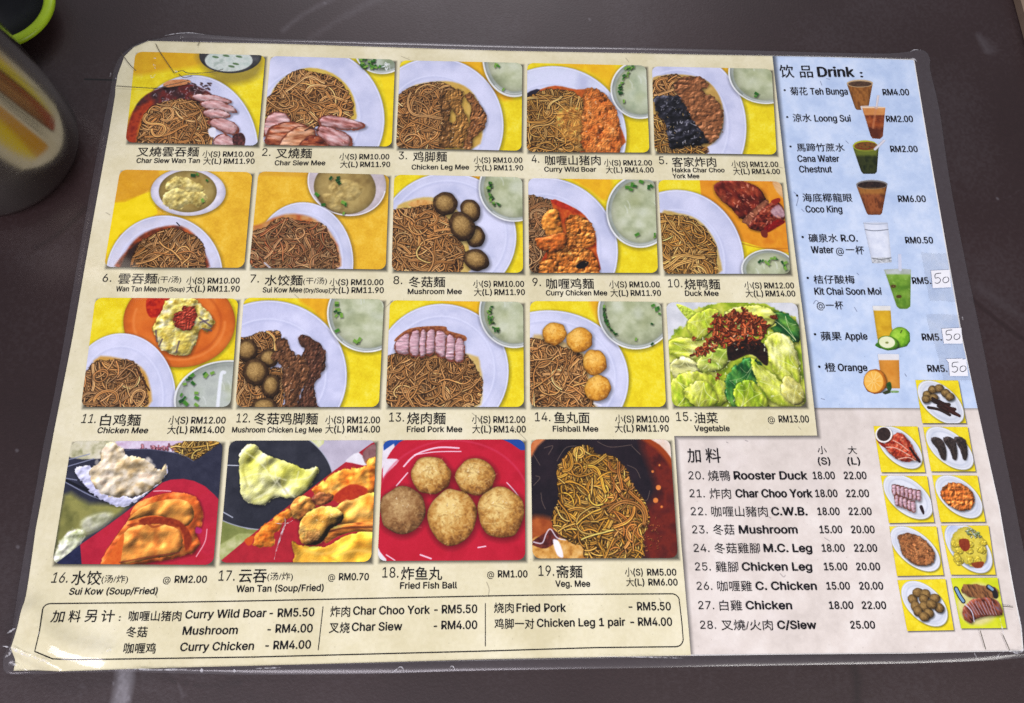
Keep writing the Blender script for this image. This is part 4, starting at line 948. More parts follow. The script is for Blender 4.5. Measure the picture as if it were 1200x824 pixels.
drink(outline_cup(486, 104, 74, 22, 462, 534, 248), VI, 'picture of a brown cup with a dark longan drink', lambda p: (cup(p, 486, 106, 74, 22, 462, 534, 248, [(90, 44, 22), (150, 84, 44), (120, 62, 30)], (120, 116, 112), [(28, 20, 20), (62, 44, 38)]), p.fill([(420, 122), (552, 122), (545, 150), (432, 150)], (170, 120, 50), f=14, a=.6, smooth=False)), None)
def k5(p):
    p.A[:] = np.array((200, 214, 236), np.float32) / 255
    p.fill([(446, 284), (560, 284), (578, 470), (486, 474)], [(206, 214, 230), (226, 232, 242)], ns=20, f=2, smooth=False, edge=.15, ew=6)
    p.stroke([(446, 286), (500, 292), (560, 288)], (170, 180, 196), 4)
    p.stroke([(452, 316), (500, 322), (562, 316)], (90, 96, 110), 4, a=.8)
    p.fill([(484, 448), (578, 446), (578, 470), (488, 474)], [(150, 156, 160), (214, 218, 222), (110, 116, 120)], ns=8, f=3, smooth=False)
    p.stroke([(486, 450), (530, 456), (578, 448)], (80, 84, 90), 4, a=.7)
drink([(445, 282), (500, 278), (561, 284), (580, 470), (530, 478), (488, 474)], VI, 'picture of a clear glass of water', k5, None)
def k6(p):
    p.A[:] = np.array((196, 210, 232), np.float32) / 255
    p.fill([(544, 506), (668, 506), (666, 676), (650, 688), (616, 688), (602, 676)], [(84, 130, 34), (116, 160, 50), (140, 180, 74)], ns=30, f=2, smooth=False, edge=.2)
    p.fill([(540, 500), (670, 500), (668, 526), (552, 526)], [(160, 170, 160), (196, 204, 206)], f=8, smooth=False)
    p.stroke([(616, 432), (618, 504)], (200, 206, 224), 14, smooth=False)
    for x, y in ((586, 582), (612, 630)): p.fill(p.ell(x, y, 13, 8), (80, 60, 24), f=4)
    p.glints([(560, 540), (660, 540), (650, 660), (610, 660)], 12, (170, 206, 110))
drink([(541, 504), (609, 500), (608, 432), (624, 432), (626, 500), (670, 504), (667, 678), (650, 690), (616, 689), (601, 676)], VI, 'picture of a green iced drink with a straw', k6, None)
def k7(p):
    p.A[:] = np.array((196, 210, 232), np.float32) / 255
    p.view(*VI)
    p.fill([(490, 680), (572, 682), (586, 830), (512, 830)], [(196, 150, 24), (222, 180, 40)], ns=20, f=2, smooth=False, edge=.2, ew=5)
    p.fill([(488, 674), (574, 674), (574, 696), (490, 696)], (222, 222, 216), f=4, smooth=False)
    p.view(*VN)
    p.ball(617, 62, 50, 49, (170, 214, 70), (120, 180, 36), (70, 126, 24), ns=20, wob=.02, shadow=6)
    p.fill([(500, 96), (520, 84), (530, 110), (515, 112)], (60, 120, 30), f=3)
    p.ball(562, 88, 50, 34, (110, 170, 40), (96, 156, 36), (66, 116, 24), 10, ns=20, wob=.02, shadow=6)
    p.fill(p.ell(556, 84, 38, 27, 8), [(222, 228, 180), (236, 238, 206)], f=3)
    p.fill(p.ell(556, 86, 8, 5), (130, 140, 70), f=3)
    p.stroke([(620, 40), (626, 28)], (70, 90, 30), 5)
drink([(900 - 900 + 488, 672), (574, 674), (580, 780), (600, 772), (640, 774), (664, 800), (666, 840), (650, 864), (610, 874), (600, 880), (560, 884), (520, 872), (500, 860), (512, 840), (510, 820)], VI, 'picture of apple juice with a whole and a cut green apple', k7, None)
def k8(p):
    p.A[:] = np.array((200, 212, 232), np.float32) / 255
    p.fill([(514, 142), (612, 142), (618, 300), (535, 300)], [(206, 132, 40), (222, 154, 62)], ns=30, f=2, smooth=False, edge=.15)
    p.fill([(512, 140), (614, 140), (613, 168), (517, 168)], [(214, 216, 220), (226, 226, 226)], f=4, smooth=False)
    p.ball(500, 268, 54, 58, (222, 140, 40), (206, 120, 30), (160, 84, 20), ns=20, wob=.02, shadow=6)
    p.fill(p.ell(494, 268, 45, 51, -10), [(240, 190, 90), (236, 170, 60)], f=3)
    for i in range(10):
        t = i * .628; p.stroke([(494 + 6 * math.cos(t), 266 + 6 * math.sin(t)), (494 + 37 * math.cos(t), 266 + 43 * math.sin(t))], (246, 214, 140), 3, a=.8, smooth=False)
    p.fill([(560, 312), (554, 280), (572, 270), (578, 300), (566, 320)], [(26, 60, 24), (50, 90, 40)], ns=6)
    p.fill([(535, 322), (560, 308), (575, 320), (550, 330)], [(60, 44, 30), (40, 70, 30)], ns=6)
    p.fill([(575, 312), (610, 312), (608, 322), (580, 322)], [(90, 130, 60), (150, 180, 120)], ns=6)
drink([(513, 140), (560, 138), (613, 141), (618, 304), (612, 322), (575, 322), (548, 330), (535, 322), (500, 328), (465, 316), (446, 282), (450, 238), (475, 216), (505, 210), (522, 216)], VN, 'picture of orange juice with a cut orange and leaves', k8, None)
# ---------------------------------------------------------------- paper grounds of the three panels, drawn into the same picture
LAYER = ART.copy()              # dish pictures keep this copy; the panels use their own picture
PAN = np.zeros_like(ART)
def panel_ground(cols, big, small):
    n = .5 * vn(TH, TW, big) + .3 * vn(TH, TW, big / 3) + .2 * vn(TH, TW, small)
    return ramp(np.clip((n - .5) * 1.5 + .5, 0, 1), cols)
def blotch(A, n, col, smin, smax, a):
    for _ in range(n):
        x, y = rng.integers(TW), rng.integers(TH); r = rng.uniform(smin, smax)
        x0, x1, y0, y1 = max(int(x - r), 0), min(int(x + r), TW), max(int(y - r), 0), min(int(y + r), TH)
        if x1 - x0 < 3 or y1 - y0 < 3: continue
        yy, xx = np.mgrid[y0:y1, x0:x1]
        d = np.hypot(xx - x, yy - y) / r + (vn(y1 - y0, x1 - x0, max(r / 3, 2)) - .5) * .9
        m = np.clip(1 - d, 0, 1) * a
        A[y0:y1, x0:x1] = A[y0:y1, x0:x1] * (1 - m[..., None]) + np.array(col, np.float32) / 255 * m[..., None]
BEIGE = panel_ground([(214, 206, 168), (224, 217, 182), (233, 227, 196)], 120, 8)
blotch(BEIGE, 110, (200, 190, 150), 14, 60, .2)
blotch(BEIGE, 110, (238, 233, 212), 14, 70, .22)
BLUE = panel_ground([(176, 196, 226), (190, 208, 234), (206, 220, 240)], 70, 10)
blotch(BLUE, 60, (216, 226, 240), 20, 70, .35)
PINK = panel_ground([(208, 199, 190), (221, 212, 203), (231, 224, 216)], 90, 10)
blotch(PINK, 60, (230, 222, 218), 20, 80, .3)
MAINP = [(140, 40), (905, 60), (906, 66), (918.5, 190), (932, 300), (945, 400), (957.5, 510.5), (790, 511), (798.5, 640), (809.5, 772), (10, 800), (60, 520)]
def shadow_in(A, P, off, width, a):
    """soft printed drop shadow of an outline"""
    u, v = tex([q[0] + off[0] for q in P], [q[1] + off[1] for q in P])
    Q = np.stack([u, v], 1); w_ = width
    x0, x1 = max(int(Q[:, 0].min() - w_ * 2), 0), min(int(Q[:, 0].max() + w_ * 2), TW)
    y0, y1 = max(int(Q[:, 1].min() - w_ * 2), 0), min(int(Q[:, 1].max() + w_ * 2), TH)
    d = sdf(Q, x0, y0, x1, y1)
    m = np.clip(.5 + d / (2 * w_), 0, 1); m = m * m * (3 - 2 * m) * a
    A[y0:y1, x0:x1] *= (1 - m[..., None])
for q, l in DISH: shadow_in(BEIGE, q, (1.5, 1.9), 6.5, .62)
for q, l in SIDE:
    shadow_in(PINK, q, (1.1, 1.2), 3.2, .6)
    if q[0][1] < 470: shadow_in(BLUE, q, (1.1, 1.2), 3.2, .6)
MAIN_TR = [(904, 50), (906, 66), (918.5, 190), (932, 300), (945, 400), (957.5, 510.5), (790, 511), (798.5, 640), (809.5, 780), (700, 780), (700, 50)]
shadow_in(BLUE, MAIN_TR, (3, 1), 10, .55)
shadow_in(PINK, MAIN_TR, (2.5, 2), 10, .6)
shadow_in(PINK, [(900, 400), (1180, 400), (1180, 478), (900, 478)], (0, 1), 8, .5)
def hair(A, P, w_, col, a):
    u, v = tex([q[0] for q in P], [q[1] for q in P])
    pc = Pic.__new__(Pic); pc.A = A; pc.k = 1.0; pc.x0 = pc.y0 = 0
    pc.stroke(np.stack([u, v], 1), col, w_, a=a, raw=True, f=1.3)
    return
HAIRS = [[(650, 399), (652, 403), (656, 408)], [(575, 598), (585, 602), (592, 600)], [(700, 305), (703, 309)], [(596, 306), (600, 305), (603, 310)], [(738, 190), (742, 200)]]
DIRT = [[(930, 225), (935, 231), (933, 241)], [(939, 245), (942, 248)], [(953, 356), (956, 352), (960, 355)], [(1001, 360), (1004, 365)], [(962, 467), (966, 468)], [(961, 95), (963, 100)],
        [(991, 165), (994, 168)], [(1004, 320), (1006, 322)], [(1060, 438), (1062, 441)], [(968, 92), (972, 93)]]
for h in DIRT: hair(BLUE, h, 1.6, (60, 64, 90), .7)
for h in [[(124, 249), (129, 252)], [(345, 345), (352, 351), (358, 352)], [(553, 484), (565, 494), (578, 503)], [(733, 68), (737, 73)], [(884, 347), (889, 352)], [(935, 500), (938, 503)], [(772, 701), (774, 704)], [(910, 195), (917, 197)],
          [(570, 682), (573, 690), (572, 698)], [(460, 352), (452, 360)], [(601, 500), (616, 515)], [(180, 690), (184, 700)], [(470, 66), (480, 70)], [(770, 334), (774, 337)]]:
    hair(BEIGE, h, 1.5, (90, 84, 70), .55)
for h in [[(851, 518), (853, 519)], [(873, 516), (876, 517)], [(900, 605), (903, 607)], [(914, 672), (918, 676), (920, 674)], [(966, 630), (972, 634)]]:
    hair(PINK, h, 1.8, (110, 104, 106), .6)
def speck(A, n):
    ys, xs = rng.integers(2, TH - 2, n), rng.integers(2, TW - 2, n)
    for x, y in zip(xs, ys): A[y:y + 2, x:x + 2] *= rng.uniform(.8, .95)
speck(BEIGE, 1500); speck(BLUE, 1200); speck(PINK, 900)

def image(name, A):
    im = bpy.data.images.new(name, A.shape[1], A.shape[0])
    a = np.ones(A.shape[:2] + (4,), np.float32)
    a[..., :3] = np.clip(A[::-1], 0, 1)
    im.pixels.foreach_set(a.ravel())
    im.update(); im.pack()
    return im

# ---------------------------------------------------------------- materials
def mat(name):
    m = bpy.data.materials.new(name); m.use_nodes = True
    return m, m.node_tree.nodes, m.node_tree.links, m.node_tree.nodes['Principled BSDF']
COATS = []
def coat(m):
    """the clear laminating film over the print: a glossy coat whose wrinkles grow near the worn corners"""
    N, L = m.node_tree.nodes, m.node_tree.links; b = N['Principled BSDF']
    b.inputs['Coat Weight'].default_value = 1.0; b.inputs['Coat Roughness'].default_value = .10; b.inputs['Coat IOR'].default_value = 1.48
    geo = N.new('ShaderNodeNewGeometry')
    n = N.new('ShaderNodeTexNoise'); n.inputs['Scale'].default_value = 24; n.inputs['Detail'].default_value = 4; n.inputs['Distortion'].default_value = .6
    bp = N.new('ShaderNodeBump'); bp.inputs['Distance'].default_value = .001; bp.inputs['Strength'].default_value = .30
    L.new(geo.outputs['Position'], n.inputs['Vector']); L.new(n.outputs['Fac'], bp.inputs['Height'])
    last = None
    for (qx, qy), r_, st in (((45, 755), .040, 1.0), ((190, 75), .026, .9), ((1190, 755), .022, 1.0), ((1078, 66), .010, 1.0), ((334, 620), .012, .9), ((180, 785), .024, .8), ((30, 640), .020, .5)):
        wx, wy = on_plane(qx, qy, .001)
        vm = N.new('ShaderNodeVectorMath'); vm.operation = 'DISTANCE'; vm.inputs[1].default_value = (float(wx), float(wy), 0)
        L.new(geo.outputs['Position'], vm.inputs[0])
        mr = N.new('ShaderNodeMapRange'); mr.inputs['From Min'].default_value = r_; mr.inputs['From Max'].default_value = r_ * .25; mr.inputs['To Max'].default_value = st
        L.new(vm.outputs['Value'], mr.inputs['Value'])
        if last is None: last = mr.outputs[0]
        else:
            q = N.new('ShaderNodeMath'); q.operation = 'MAXIMUM'; L.new(last, q.inputs[0]); L.new(mr.outputs[0], q.inputs[1]); last = q.outputs[0]
    n4 = N.new('ShaderNodeTexNoise'); n4.noise_type = 'RIDGED_MULTIFRACTAL'; n4.inputs['Scale'].default_value = 60; n4.inputs['Detail'].default_value = 2; n4.inputs['Distortion'].default_value = 1.0
    L.new(geo.outputs['Position'], n4.inputs['Vector'])
    b2 = N.new('ShaderNodeBump'); b2.inputs['Distance'].default_value = .0012
    L.new(last, b2.inputs['Strength']); L.new(n4.outputs['Fac'], b2.inputs['Height']); L.new(bp.outputs[0], b2.inputs['Normal'])
    L.new(b2.outputs[0], b.inputs['Coat Normal'])
    return m
def print_mat(name, A):
    m, N, L, b = mat(name)
    t = N.new('ShaderNodeTexImage'); t.image = image(name, A); t.interpolation = 'Cubic'
    tc = N.new('ShaderNodeTexCoord')
    n = N.new('ShaderNodeTexNoise'); n.inputs['Scale'].default_value = 900; n.inputs['Detail'].default_value = 3
    r = N.new('ShaderNodeMapRange'); r.inputs['To Min'].default_value = .94; r.inputs['To Max'].default_value = 1.06
    mx = N.new('ShaderNodeMix'); mx.data_type = 'RGBA'; mx.blend_type = 'MULTIPLY'; mx.inputs[0].default_value = 1
    L.new(tc.outputs['Object'], n.inputs['Vector']); L.new(n.outputs['Fac'], r.inputs['Value'])
    L.new(t.outputs['Color'], mx.inputs[6]); L.new(r.outputs[0], mx.inputs[7]); L.new(mx.outputs[2], b.inputs['Base Color'])
    b.inputs['Roughness'].default_value = .75; b.inputs['Specular IOR Level'].default_value = .1
    return coat(m)
def flat_mat(name, col, rough=.6, metal=0, spec=.3, noise=0, ns=200):
    m, N, L, b = mat(name)
    b.inputs['Base Color'].default_value = (*col, 1); b.inputs['Roughness'].default_value = rough
    b.inputs['Metallic'].default_value = metal; b.inputs['Specular IOR Level'].default_value = spec
    if noise:
        tc = N.new('ShaderNodeTexCoord'); n = N.new('ShaderNodeTexNoise'); n.inputs['Scale'].default_value = ns; n.inputs['Detail'].default_value = 4
        cr = N.new('ShaderNodeValToRGB')
        cr.color_ramp.elements[0].color = tuple(c * (1 - noise) for c in col) + (1,)
        cr.color_ramp.elements[1].color = tuple(min(c * (1 + noise), 1) for c in col) + (1,)
        cr.color_ramp.elements[0].position = .3; cr.color_ramp.elements[1].position = .7
        L.new(tc.outputs['Object'], n.inputs['Vector']); L.new(n.outputs['Fac'], cr.inputs[0]); L.new(cr.outputs[0], b.inputs['Base Color'])
    return m
M_PIC = print_mat('dish_print', LAYER)
M_BEIGE = print_mat('beige_paper_print', BEIGE)
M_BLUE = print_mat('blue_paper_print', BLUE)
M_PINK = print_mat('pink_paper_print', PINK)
M_INK = coat(flat_mat('black_ink', (.010, .009, .011), .7, spec=.05, noise=.5, ns=1500))
M_PAPER = coat(flat_mat('white_paper', (.78, .77, .74), .7, spec=.1, noise=.04))
M_STICK = flat_mat('sticker_paper', (.80, .81, .84), .7, spec=.1, noise=.03)
M_PEN = flat_mat('pen_ink', (.05, .05, .07), .6, noise=.3)

# ---------------------------------------------------------------- mesh helpers
def link(name, me, m=None, parent=None, **props):
    o = bpy.data.objects.new(name, me)
    COL.objects.link(o)
    if m: me.materials.append(m)
    if parent: o.parent = parent
    for k, v in props.items(): o[k] = v
    return o
def drape(name, P, dz, m, parent, grid=.006, **props):
    """a flat printed outline (world x, y), cut on a fine grid and laid on the warped sheet, uv = place in the print"""
    bm = bmesh.new()
    bm.faces.new([bm.verts.new((x, y, 0)) for x, y in P])
    xs = [p[0] for p in P]; ys = [p[1] for p in P]
    for lo, hi, no in ((min(xs), max(xs), (1, 0, 0)), (min(ys), max(ys), (0, 1, 0))):
        fine = -.150 if no[0] else -.100            # finer cuts where the corner curls
        cuts = [i * .0015 for i in range(math.ceil(lo / .0015), math.ceil(hi / .0015)) if i * .0015 < fine or (i % 4 == 0)]
        for k in cuts:
            c = (k, 0, 0) if no[0] else (0, k, 0)
            bmesh.ops.bisect_plane(bm, geom=bm.verts[:] + bm.edges[:] + bm.faces[:], plane_co=c, plane_no=no, dist=1e-6)
    bmesh.ops.triangulate(bm, faces=[f for f in bm.faces if len(f.verts) > 4])
    uv = bm.loops.layers.uv.new('uv')
    for f in bm.faces:
        for l in f.loops:
            l[uv].uv = ((l.vert.co.x - X0) / PW * (PW * RES / TW), 1 - (Y1 - l.vert.co.y) * RES / TH)
        f.smooth = True
    for v in bm.verts: v.co.z = float(zsurf(v.co.x, v.co.y)) + dz
    bm.normal_update()
    if bm.faces and sum(f.normal.z for f in bm.faces) < 0: bmesh.ops.reverse_faces(bm, faces=bm.faces[:])
    me = bpy.data.meshes.new(name); bm.to_mesh(me); bm.free()
    return link(name, me, m, parent, **props)
def px(P):
    x, y = at([q[0] for q in P], [q[1] for q in P])
    return list(zip(x.tolist(), y.tolist()))
def rounded(quad, r, n=6):
    """quad in world coordinates with rounded corners"""
    Q = [np.array(q) for q in quad]; out = []
    for i in range(4):
        a, b, c = Q[i - 1], Q[i], Q[(i + 1) % 4]
        u = (a - b) / np.linalg.norm(a - b); v = (c - b) / np.linalg.norm(c - b)
        for k in range(n + 1):
            t = k / n
            s = math.sin(t * math.pi / 2); c_ = math.cos(t * math.pi / 2)
            out.append(tuple(b + u * r * (1 - s) + v * r * (1 - c_)))
    return out
def ribbon(pts, w_, closed=False):
    P = np.array(pts, float); n = len(P)
    T = np.roll(P, -1, 0) - np.roll(P, 1, 0) if closed else np.gradient(P, axis=0)
    T /= np.linalg.norm(T, axis=1)[:, None] + 1e-12
    N_ = np.stack([-T[:, 1], T[:, 0]], 1) * w_ / 2
    V = np.vstack([P + N_, P - N_])
    F = [(i, (i + 1) % n, n + (i + 1) % n, n + i) for i in range(n if closed else n - 1)]
    return V, F
class Flat:
    """gathers flat shapes that lie on the sheet into one mesh"""
    def __init__(self): self.V = []; self.F = []; self.n = 0; self.Z = []
    def add(self, V, F, z=0.0):
        V = np.asarray(V, float); self.Z.append(np.full(len(V), 1.0) * z)
        self.V.append(V); self.F += [tuple(i + self.n for i in f) for f in F]; self.n += len(V)
    def line(self, P, w_, closed=False, dens=1.5):
        P = np.array(P, float)
        seg = []; m = len(P)
        for i in range(m if closed else m - 1):
            a, b = P[i], P[(i + 1) % m]; k = max(int(np.hypot(*(b - a)) / (dens * 4)), 1)
            seg += [a + (b - a) * t / k for t in range(k)]
        if not closed: seg.append(P[-1])
        self.add(*ribbon(px(seg), w_, closed))
    def build(self, name, m, parent, dz, **props):
        V = np.vstack(self.V); z = zsurf(V[:, 0], V[:, 1]) + dz + np.concatenate(self.Z)
        me = bpy.data.meshes.new(name)
        me.from_pydata(np.column_stack([V, z]).tolist(), [], self.F); me.update()
        if len(me.polygons) and sum(p.normal.z for p in me.polygons) < 0: me.flip_normals()
        return link(name, me, m, parent, **props)
_tc = bpy.data.curves.new('type', 'FONT'); _tc.resolution_u = 3
_to = bpy.data.objects.new('type', _tc); COL.objects.link(_to)
FONT_HAN = FONT_LATIN = _tc.font
try:                                    # Blender's own bundled interface typeface; the built-in one serves where it is missing
    import os
    FONT_LATIN = bpy.data.fonts.load(os.path.join(bpy.utils.resource_path('LOCAL'), 'datafiles', 'fonts', 'Inter.woff2'))
except Exception:
    pass
_tc.fill_mode = 'NONE' if 'NONE' in _tc.bl_rna.properties['fill_mode'].enum_items else 'NONE'
_cache = {}
def is_cjk(s): return any(ord(c) > 0x2e80 for c in s)
def glyphs(s):
    """outlines of the text, each contour filled with the holes inside it (contours of one letter may overlap)"""
    if s in _cache: return _cache[s]
    from mathutils.geometry import tessellate_polygon
    _tc.font = FONT_HAN if is_cjk(s) else FONT_LATIN
    _tc.body = s; _tc.size = 1
    bpy.context.view_layer.update()
    dg = bpy.context.evaluated_depsgraph_get()
    me = _to.evaluated_get(dg).to_mesh()
    P = [v.co.copy() for v in me.vertices]; nb = [[] for _ in P]
    for e in me.edges:
        a, b_ = e.vertices; nb[a].append(b_); nb[b_].append(a)
    _to.evaluated_get(dg).to_mesh_clear()
    seen = set(); loops = []
    for i in range(len(P)):
        if i in seen or len(nb[i]) != 2: continue
        lp = [i]; seen.add(i); prev, cur = None, i
        order = min(nb[i], key=lambda k: (k != i + 1, k)); cur = order; prev = i
        while cur != i:
            lp.append(cur); seen.add(cur)
            nx = [k for k in nb[cur] if k != prev]; prev, cur = cur, (nx[0] if nx else i)
            if len(lp) > 5000: break
        loops.append(lp)
    polys = [np.array([P[k][:2] for k in lp]) for lp in loops]
    area = [.5 * float(np.sum(q[:, 0] * np.roll(q[:, 1], -1) - q[:, 1] * np.roll(q[:, 0], -1))) for q in polys]
    sg = np.sign(area[int(np.argmax(np.abs(area)))])
    def inside(pt, q):
        x, y = pt; x2, y2 = np.roll(q[:, 0], -1), np.roll(q[:, 1], -1)
        c_ = ((q[:, 1] > y) != (y2 > y)); dy = np.where(c_, y2 - q[:, 1], 1)
        return bool(np.sum(c_ & (x < (x2 - q[:, 0]) * (y - q[:, 1]) / dy + q[:, 0])) % 2)
    V = []; F = []; Z = []
    n_out = 0
    for k, q in enumerate(polys):
        if np.sign(area[k]) != sg: continue
        holes = [h for h in range(len(polys)) if np.sign(area[h]) != sg and abs(area[h]) < abs(area[k]) and inside(polys[h][0], q)]
        allp = [q] + [polys[h] for h in holes]
        base = len(V)
        tri = tessellate_polygon([[Vector((p[0], p[1], 0)) for p in r] for r in allp])
        for r in allp: V += [tuple(p) for p in r]
        Z += [(n_out % 3) * 1.5e-6] * sum(len(r) for r in allp); n_out += 1
        F += [tuple(base + t for t in tr) for tr in tri]
    _cache[s] = (np.array(V), F, np.array(Z))
    return _cache[s]
CAP = float(max(v[1] for v in glyphs('H')[0]))
def word(fl, s, x0, x1, yb, h, bold=None, yb1=None, ital=0.0):
    """s fitted between x0 and x1 on the baseline yb (photo pixels), h = cap height, or full height for Chinese"""
    cj = is_cjk(s)
    if bold is None: bold = .010 if cj else .020
    V, F, Zg = glyphs(s)
    yb1 = yb if yb1 is None else yb1
    (ax, ay), (bx, by), (cx, cy) = px([(x0, yb), (x1, yb1), (x0, yb - h)])
    H = cy - ay
    lo, hi = V.min(0), V.max(0)
    u = (V[:, 0] - lo[0]) / (hi[0] - lo[0])
    v = (V[:, 1] - lo[1]) / (hi[1] - lo[1]) if cj else V[:, 1] / CAP
    X = ax + (bx - ax) * u + ital * H * v
    Y = ay + (by - ay) * u + H * v
    # heavier type: the outline struck up to three times, each a hair above the other
    em = H / (1.0 if cj else CAP); d = min(em, (bx - ax) / (hi[0] - lo[0])) * bold
    for k, s_ in enumerate(((0, 0), (-d, 0), (d, 0), (0, -d * .6), (0, d * .6)) if bold > .001 else ((0, 0),)):
        fl.add(np.column_stack([X + s_[0], Y + s_[1]]), F, Zg + k * 5e-6)

# ================================================================ table
def grid_mesh(x0, x1, y0, y1, nx, ny, zf):
    xs = np.linspace(x0, x1, nx + 1); ys = np.linspace(y0, y1, ny + 1)
    V = [(x, y, zf(x, y)) for y in ys for x in xs]
    F = [(j * (nx + 1) + i, j * (nx + 1) + i + 1, (j + 1) * (nx + 1) + i + 1, (j + 1) * (nx + 1) + i) for j in range(ny) for i in range(nx)]
    return V, F
# worn marks on the table top, drawn by code; u,v = place on the table
TRES = 2600.0; TX0, TY1 = -.36, .30; TMW, TMH = int(.74 * TRES), int(.60 * TRES)
MARK = np.zeros((TMH, TMW, 3), np.float32) + .5
def tpx(P):
    P = np.asarray(P, float); x, y = on_plane(P[:, 0], P[:, 1], 0.0)
    return np.stack([(x - TX0) * TRES, (TY1 - y) * TRES], 1)
tp = Pic.__new__(Pic); tp.A = MARK; tp.k = 1.0; tp.x0 = tp.y0 = 0
def tmark(P, w_, v, a, f=6, smooth=True): tp.stroke(tpx(P), (v, v, v), w_, a=a, raw=True, f=f, smooth=smooth)
tmark([(146, 782), (145, 800), (139, 830)], 17, 235, .8, 8)
for i in range(60):
    x, y = 143 + rng.normal(0, 3), rng.uniform(782, 824); tmark([(x, y), (x + rng.normal(0, 1), y + rng.uniform(1, 3))], 2, 250, .5, 1.5, False)
tmark([(332, 35), (356, 16), (386, 0), (400, -8)], 8, 160, .7, 8); tmark([(364, 44), (398, 22), (440, 0), (455, -10)], 10, 150, .7, 10)
tmark([(1147, 42), (1152, 52), (1157, 60)], 7, 165, .6, 10); tmark([(1156, 50), (1162, 58)], 14, 150, .5, 14)
tmark([(42, 290), (70, 272), (100, 244)], 4, 84, .6, 7); tmark([(30, 302), (60, 290), (120, 236)], 26, 142, .3, 26)
tmark([(1000, 782), (1004, 800), (1003, 830)], 8, 84, .5, 8)
tmark([(1145, 335), (1170, 352), (1210, 380)], 9, 150, .35, 12); tmark([(1138, 350), (1180, 384), (1210, 404)], 3, 90, .6, 6)
tmark([(99, 92.5), (116, 93), (134, 93.5)], 1.7, 0, 1, 1.2)
tmark([(280, 800), (240, 804), (190, 795)], 4, 100, .5, 5); tmark([(208, 800), (214, 816)], 2, 170, .5, 3); tmark([(190, 786), (205, 800)], 2, 90, .5, 3)
for x, y in ((19, 527), (380, 3), (20, 640), (1168, 232), (690, 22)): tmark([(x, y), (x + .8, y + .8)], 3, 200, .6, 2)
for i in range(420):
    x, y = rng.uniform(0, 1200), rng.uniform(-5, 830); t = rng.normal(.7, .9); L_ = rng.uniform(4, 30)
    tmark([(x, y), (x + L_ * math.cos(t), y + L_ * math.sin(t))], rng.uniform(1, 2), rng.choice([105, 142, 150]), rng.uniform(.08, .25), 2, False)
for i in range(130):
    x, y = rng.uniform(60, 330), rng.uniform(784, 824); L_ = rng.uniform(3, 16); t = rng.normal(.9, .7)
    tmark([(x, y), (x + L_ * math.cos(t), y + L_ * math.sin(t))], rng.uniform(1, 2.2), 150, rng.uniform(.1, .25), 2.5, False)
MARK[:] = np.clip(MARK + (vn(TMH, TMW, 90)[..., None] - .5) * .05 + (vn(TMH, TMW, 3)[..., None] - .5) * .03, 0, 1)

m, N, L, b = mat('worn_brown_laminate')
t = N.new('ShaderNodeTexImage'); t.image = image('table_wear', MARK); t.image.colorspace_settings.name = 'Non-Color'; t.extension = 'EXTEND'
tc = N.new('ShaderNodeTexCoord')
nz = N.new('ShaderNodeTexNoise'); nz.inputs['Scale'].default_value = 7; nz.inputs['Detail'].default_value = 5
cr = N.new('ShaderNodeValToRGB'); cr.color_ramp.elements[0].position = .35; cr.color_ramp.elements[1].position = .7
cr.color_ramp.elements[0].color = (.023, .0115, .0115, 1); cr.color_ramp.elements[1].color = (.031, .016, .0165, 1)
sb = N.new('ShaderNodeMath'); sb.operation = 'SUBTRACT'; sb.inputs[1].default_value = .5
ml = N.new('ShaderNodeMath'); ml.operation = 'MULTIPLY_ADD'; ml.inputs[1].default_value = 5.0; ml.inputs[2].default_value = 1.0
mm = N.new('ShaderNodeMath'); mm.operation = 'MAXIMUM'; mm.inputs[1].default_value = .08
mx = N.new('ShaderNodeMix'); mx.data_type = 'RGBA'; mx.blend_type = 'MULTIPLY'; mx.inputs[0].default_value = 1; mx.clamp_result = False
L.new(tc.outputs['Object'], nz.inputs['Vector']); L.new(nz.outputs['Fac'], cr.inputs[0])
L.new(t.outputs['Color'], sb.inputs[0]); L.new(sb.outputs[0], ml.inputs[0]); L.new(ml.outputs[0], mm.inputs[0])
mn = N.new('ShaderNodeMath'); mn.operation = 'MINIMUM'; mn.inputs[1].default_value = 1.0
L.new(mm.outputs[0], mn.inputs[0]); L.new(cr.outputs[0], mx.inputs[6]); L.new(mn.outputs[0], mx.inputs[7])
wf = N.new('ShaderNodeMath'); wf.operation = 'MULTIPLY'; wf.inputs[1].default_value = .9; wf.use_clamp = True
my = N.new('ShaderNodeMix'); my.data_type = 'RGBA'; my.inputs[7].default_value = (.42, .41, .45, 1)
L.new(sb.outputs[0], wf.inputs[0]); L.new(wf.outputs[0], my.inputs[0]); L.new(mx.outputs[2], my.inputs[6]); L.new(my.outputs[2], b.inputs['Base Color'])
n2 = N.new('ShaderNodeTexNoise'); n2.inputs['Scale'].default_value = 30; n2.inputs['Detail'].default_value = 6
rr = N.new('ShaderNodeMapRange'); rr.inputs['To Min'].default_value = .42; rr.inputs['To Max'].default_value = .52
L.new(tc.outputs['Object'], n2.inputs['Vector']); L.new(n2.outputs['Fac'], rr.inputs['Value']); L.new(rr.outputs[0], b.inputs['Roughness'])
n3 = N.new('ShaderNodeTexNoise'); n3.inputs['Scale'].default_value = 900; n3.inputs['Detail'].default_value = 2
bp = N.new('ShaderNodeBump'); bp.inputs['Strength'].default_value = .12; bp.inputs['Distance'].default_value = .0004
L.new(tc.outputs['Object'], n3.inputs['Vector']); L.new(n3.outputs['Fac'], bp.inputs['Height']); L.new(bp.outputs[0], b.inputs['Normal'])
b.inputs['Specular IOR Level'].default_value = .5
bm = bmesh.new()
bmesh.ops.create_cube(bm, size=1, matrix=Matrix.Translation((0, .05, -.0125)) @ Matrix.Diagonal((1.5, 1.1, .025, 1)))
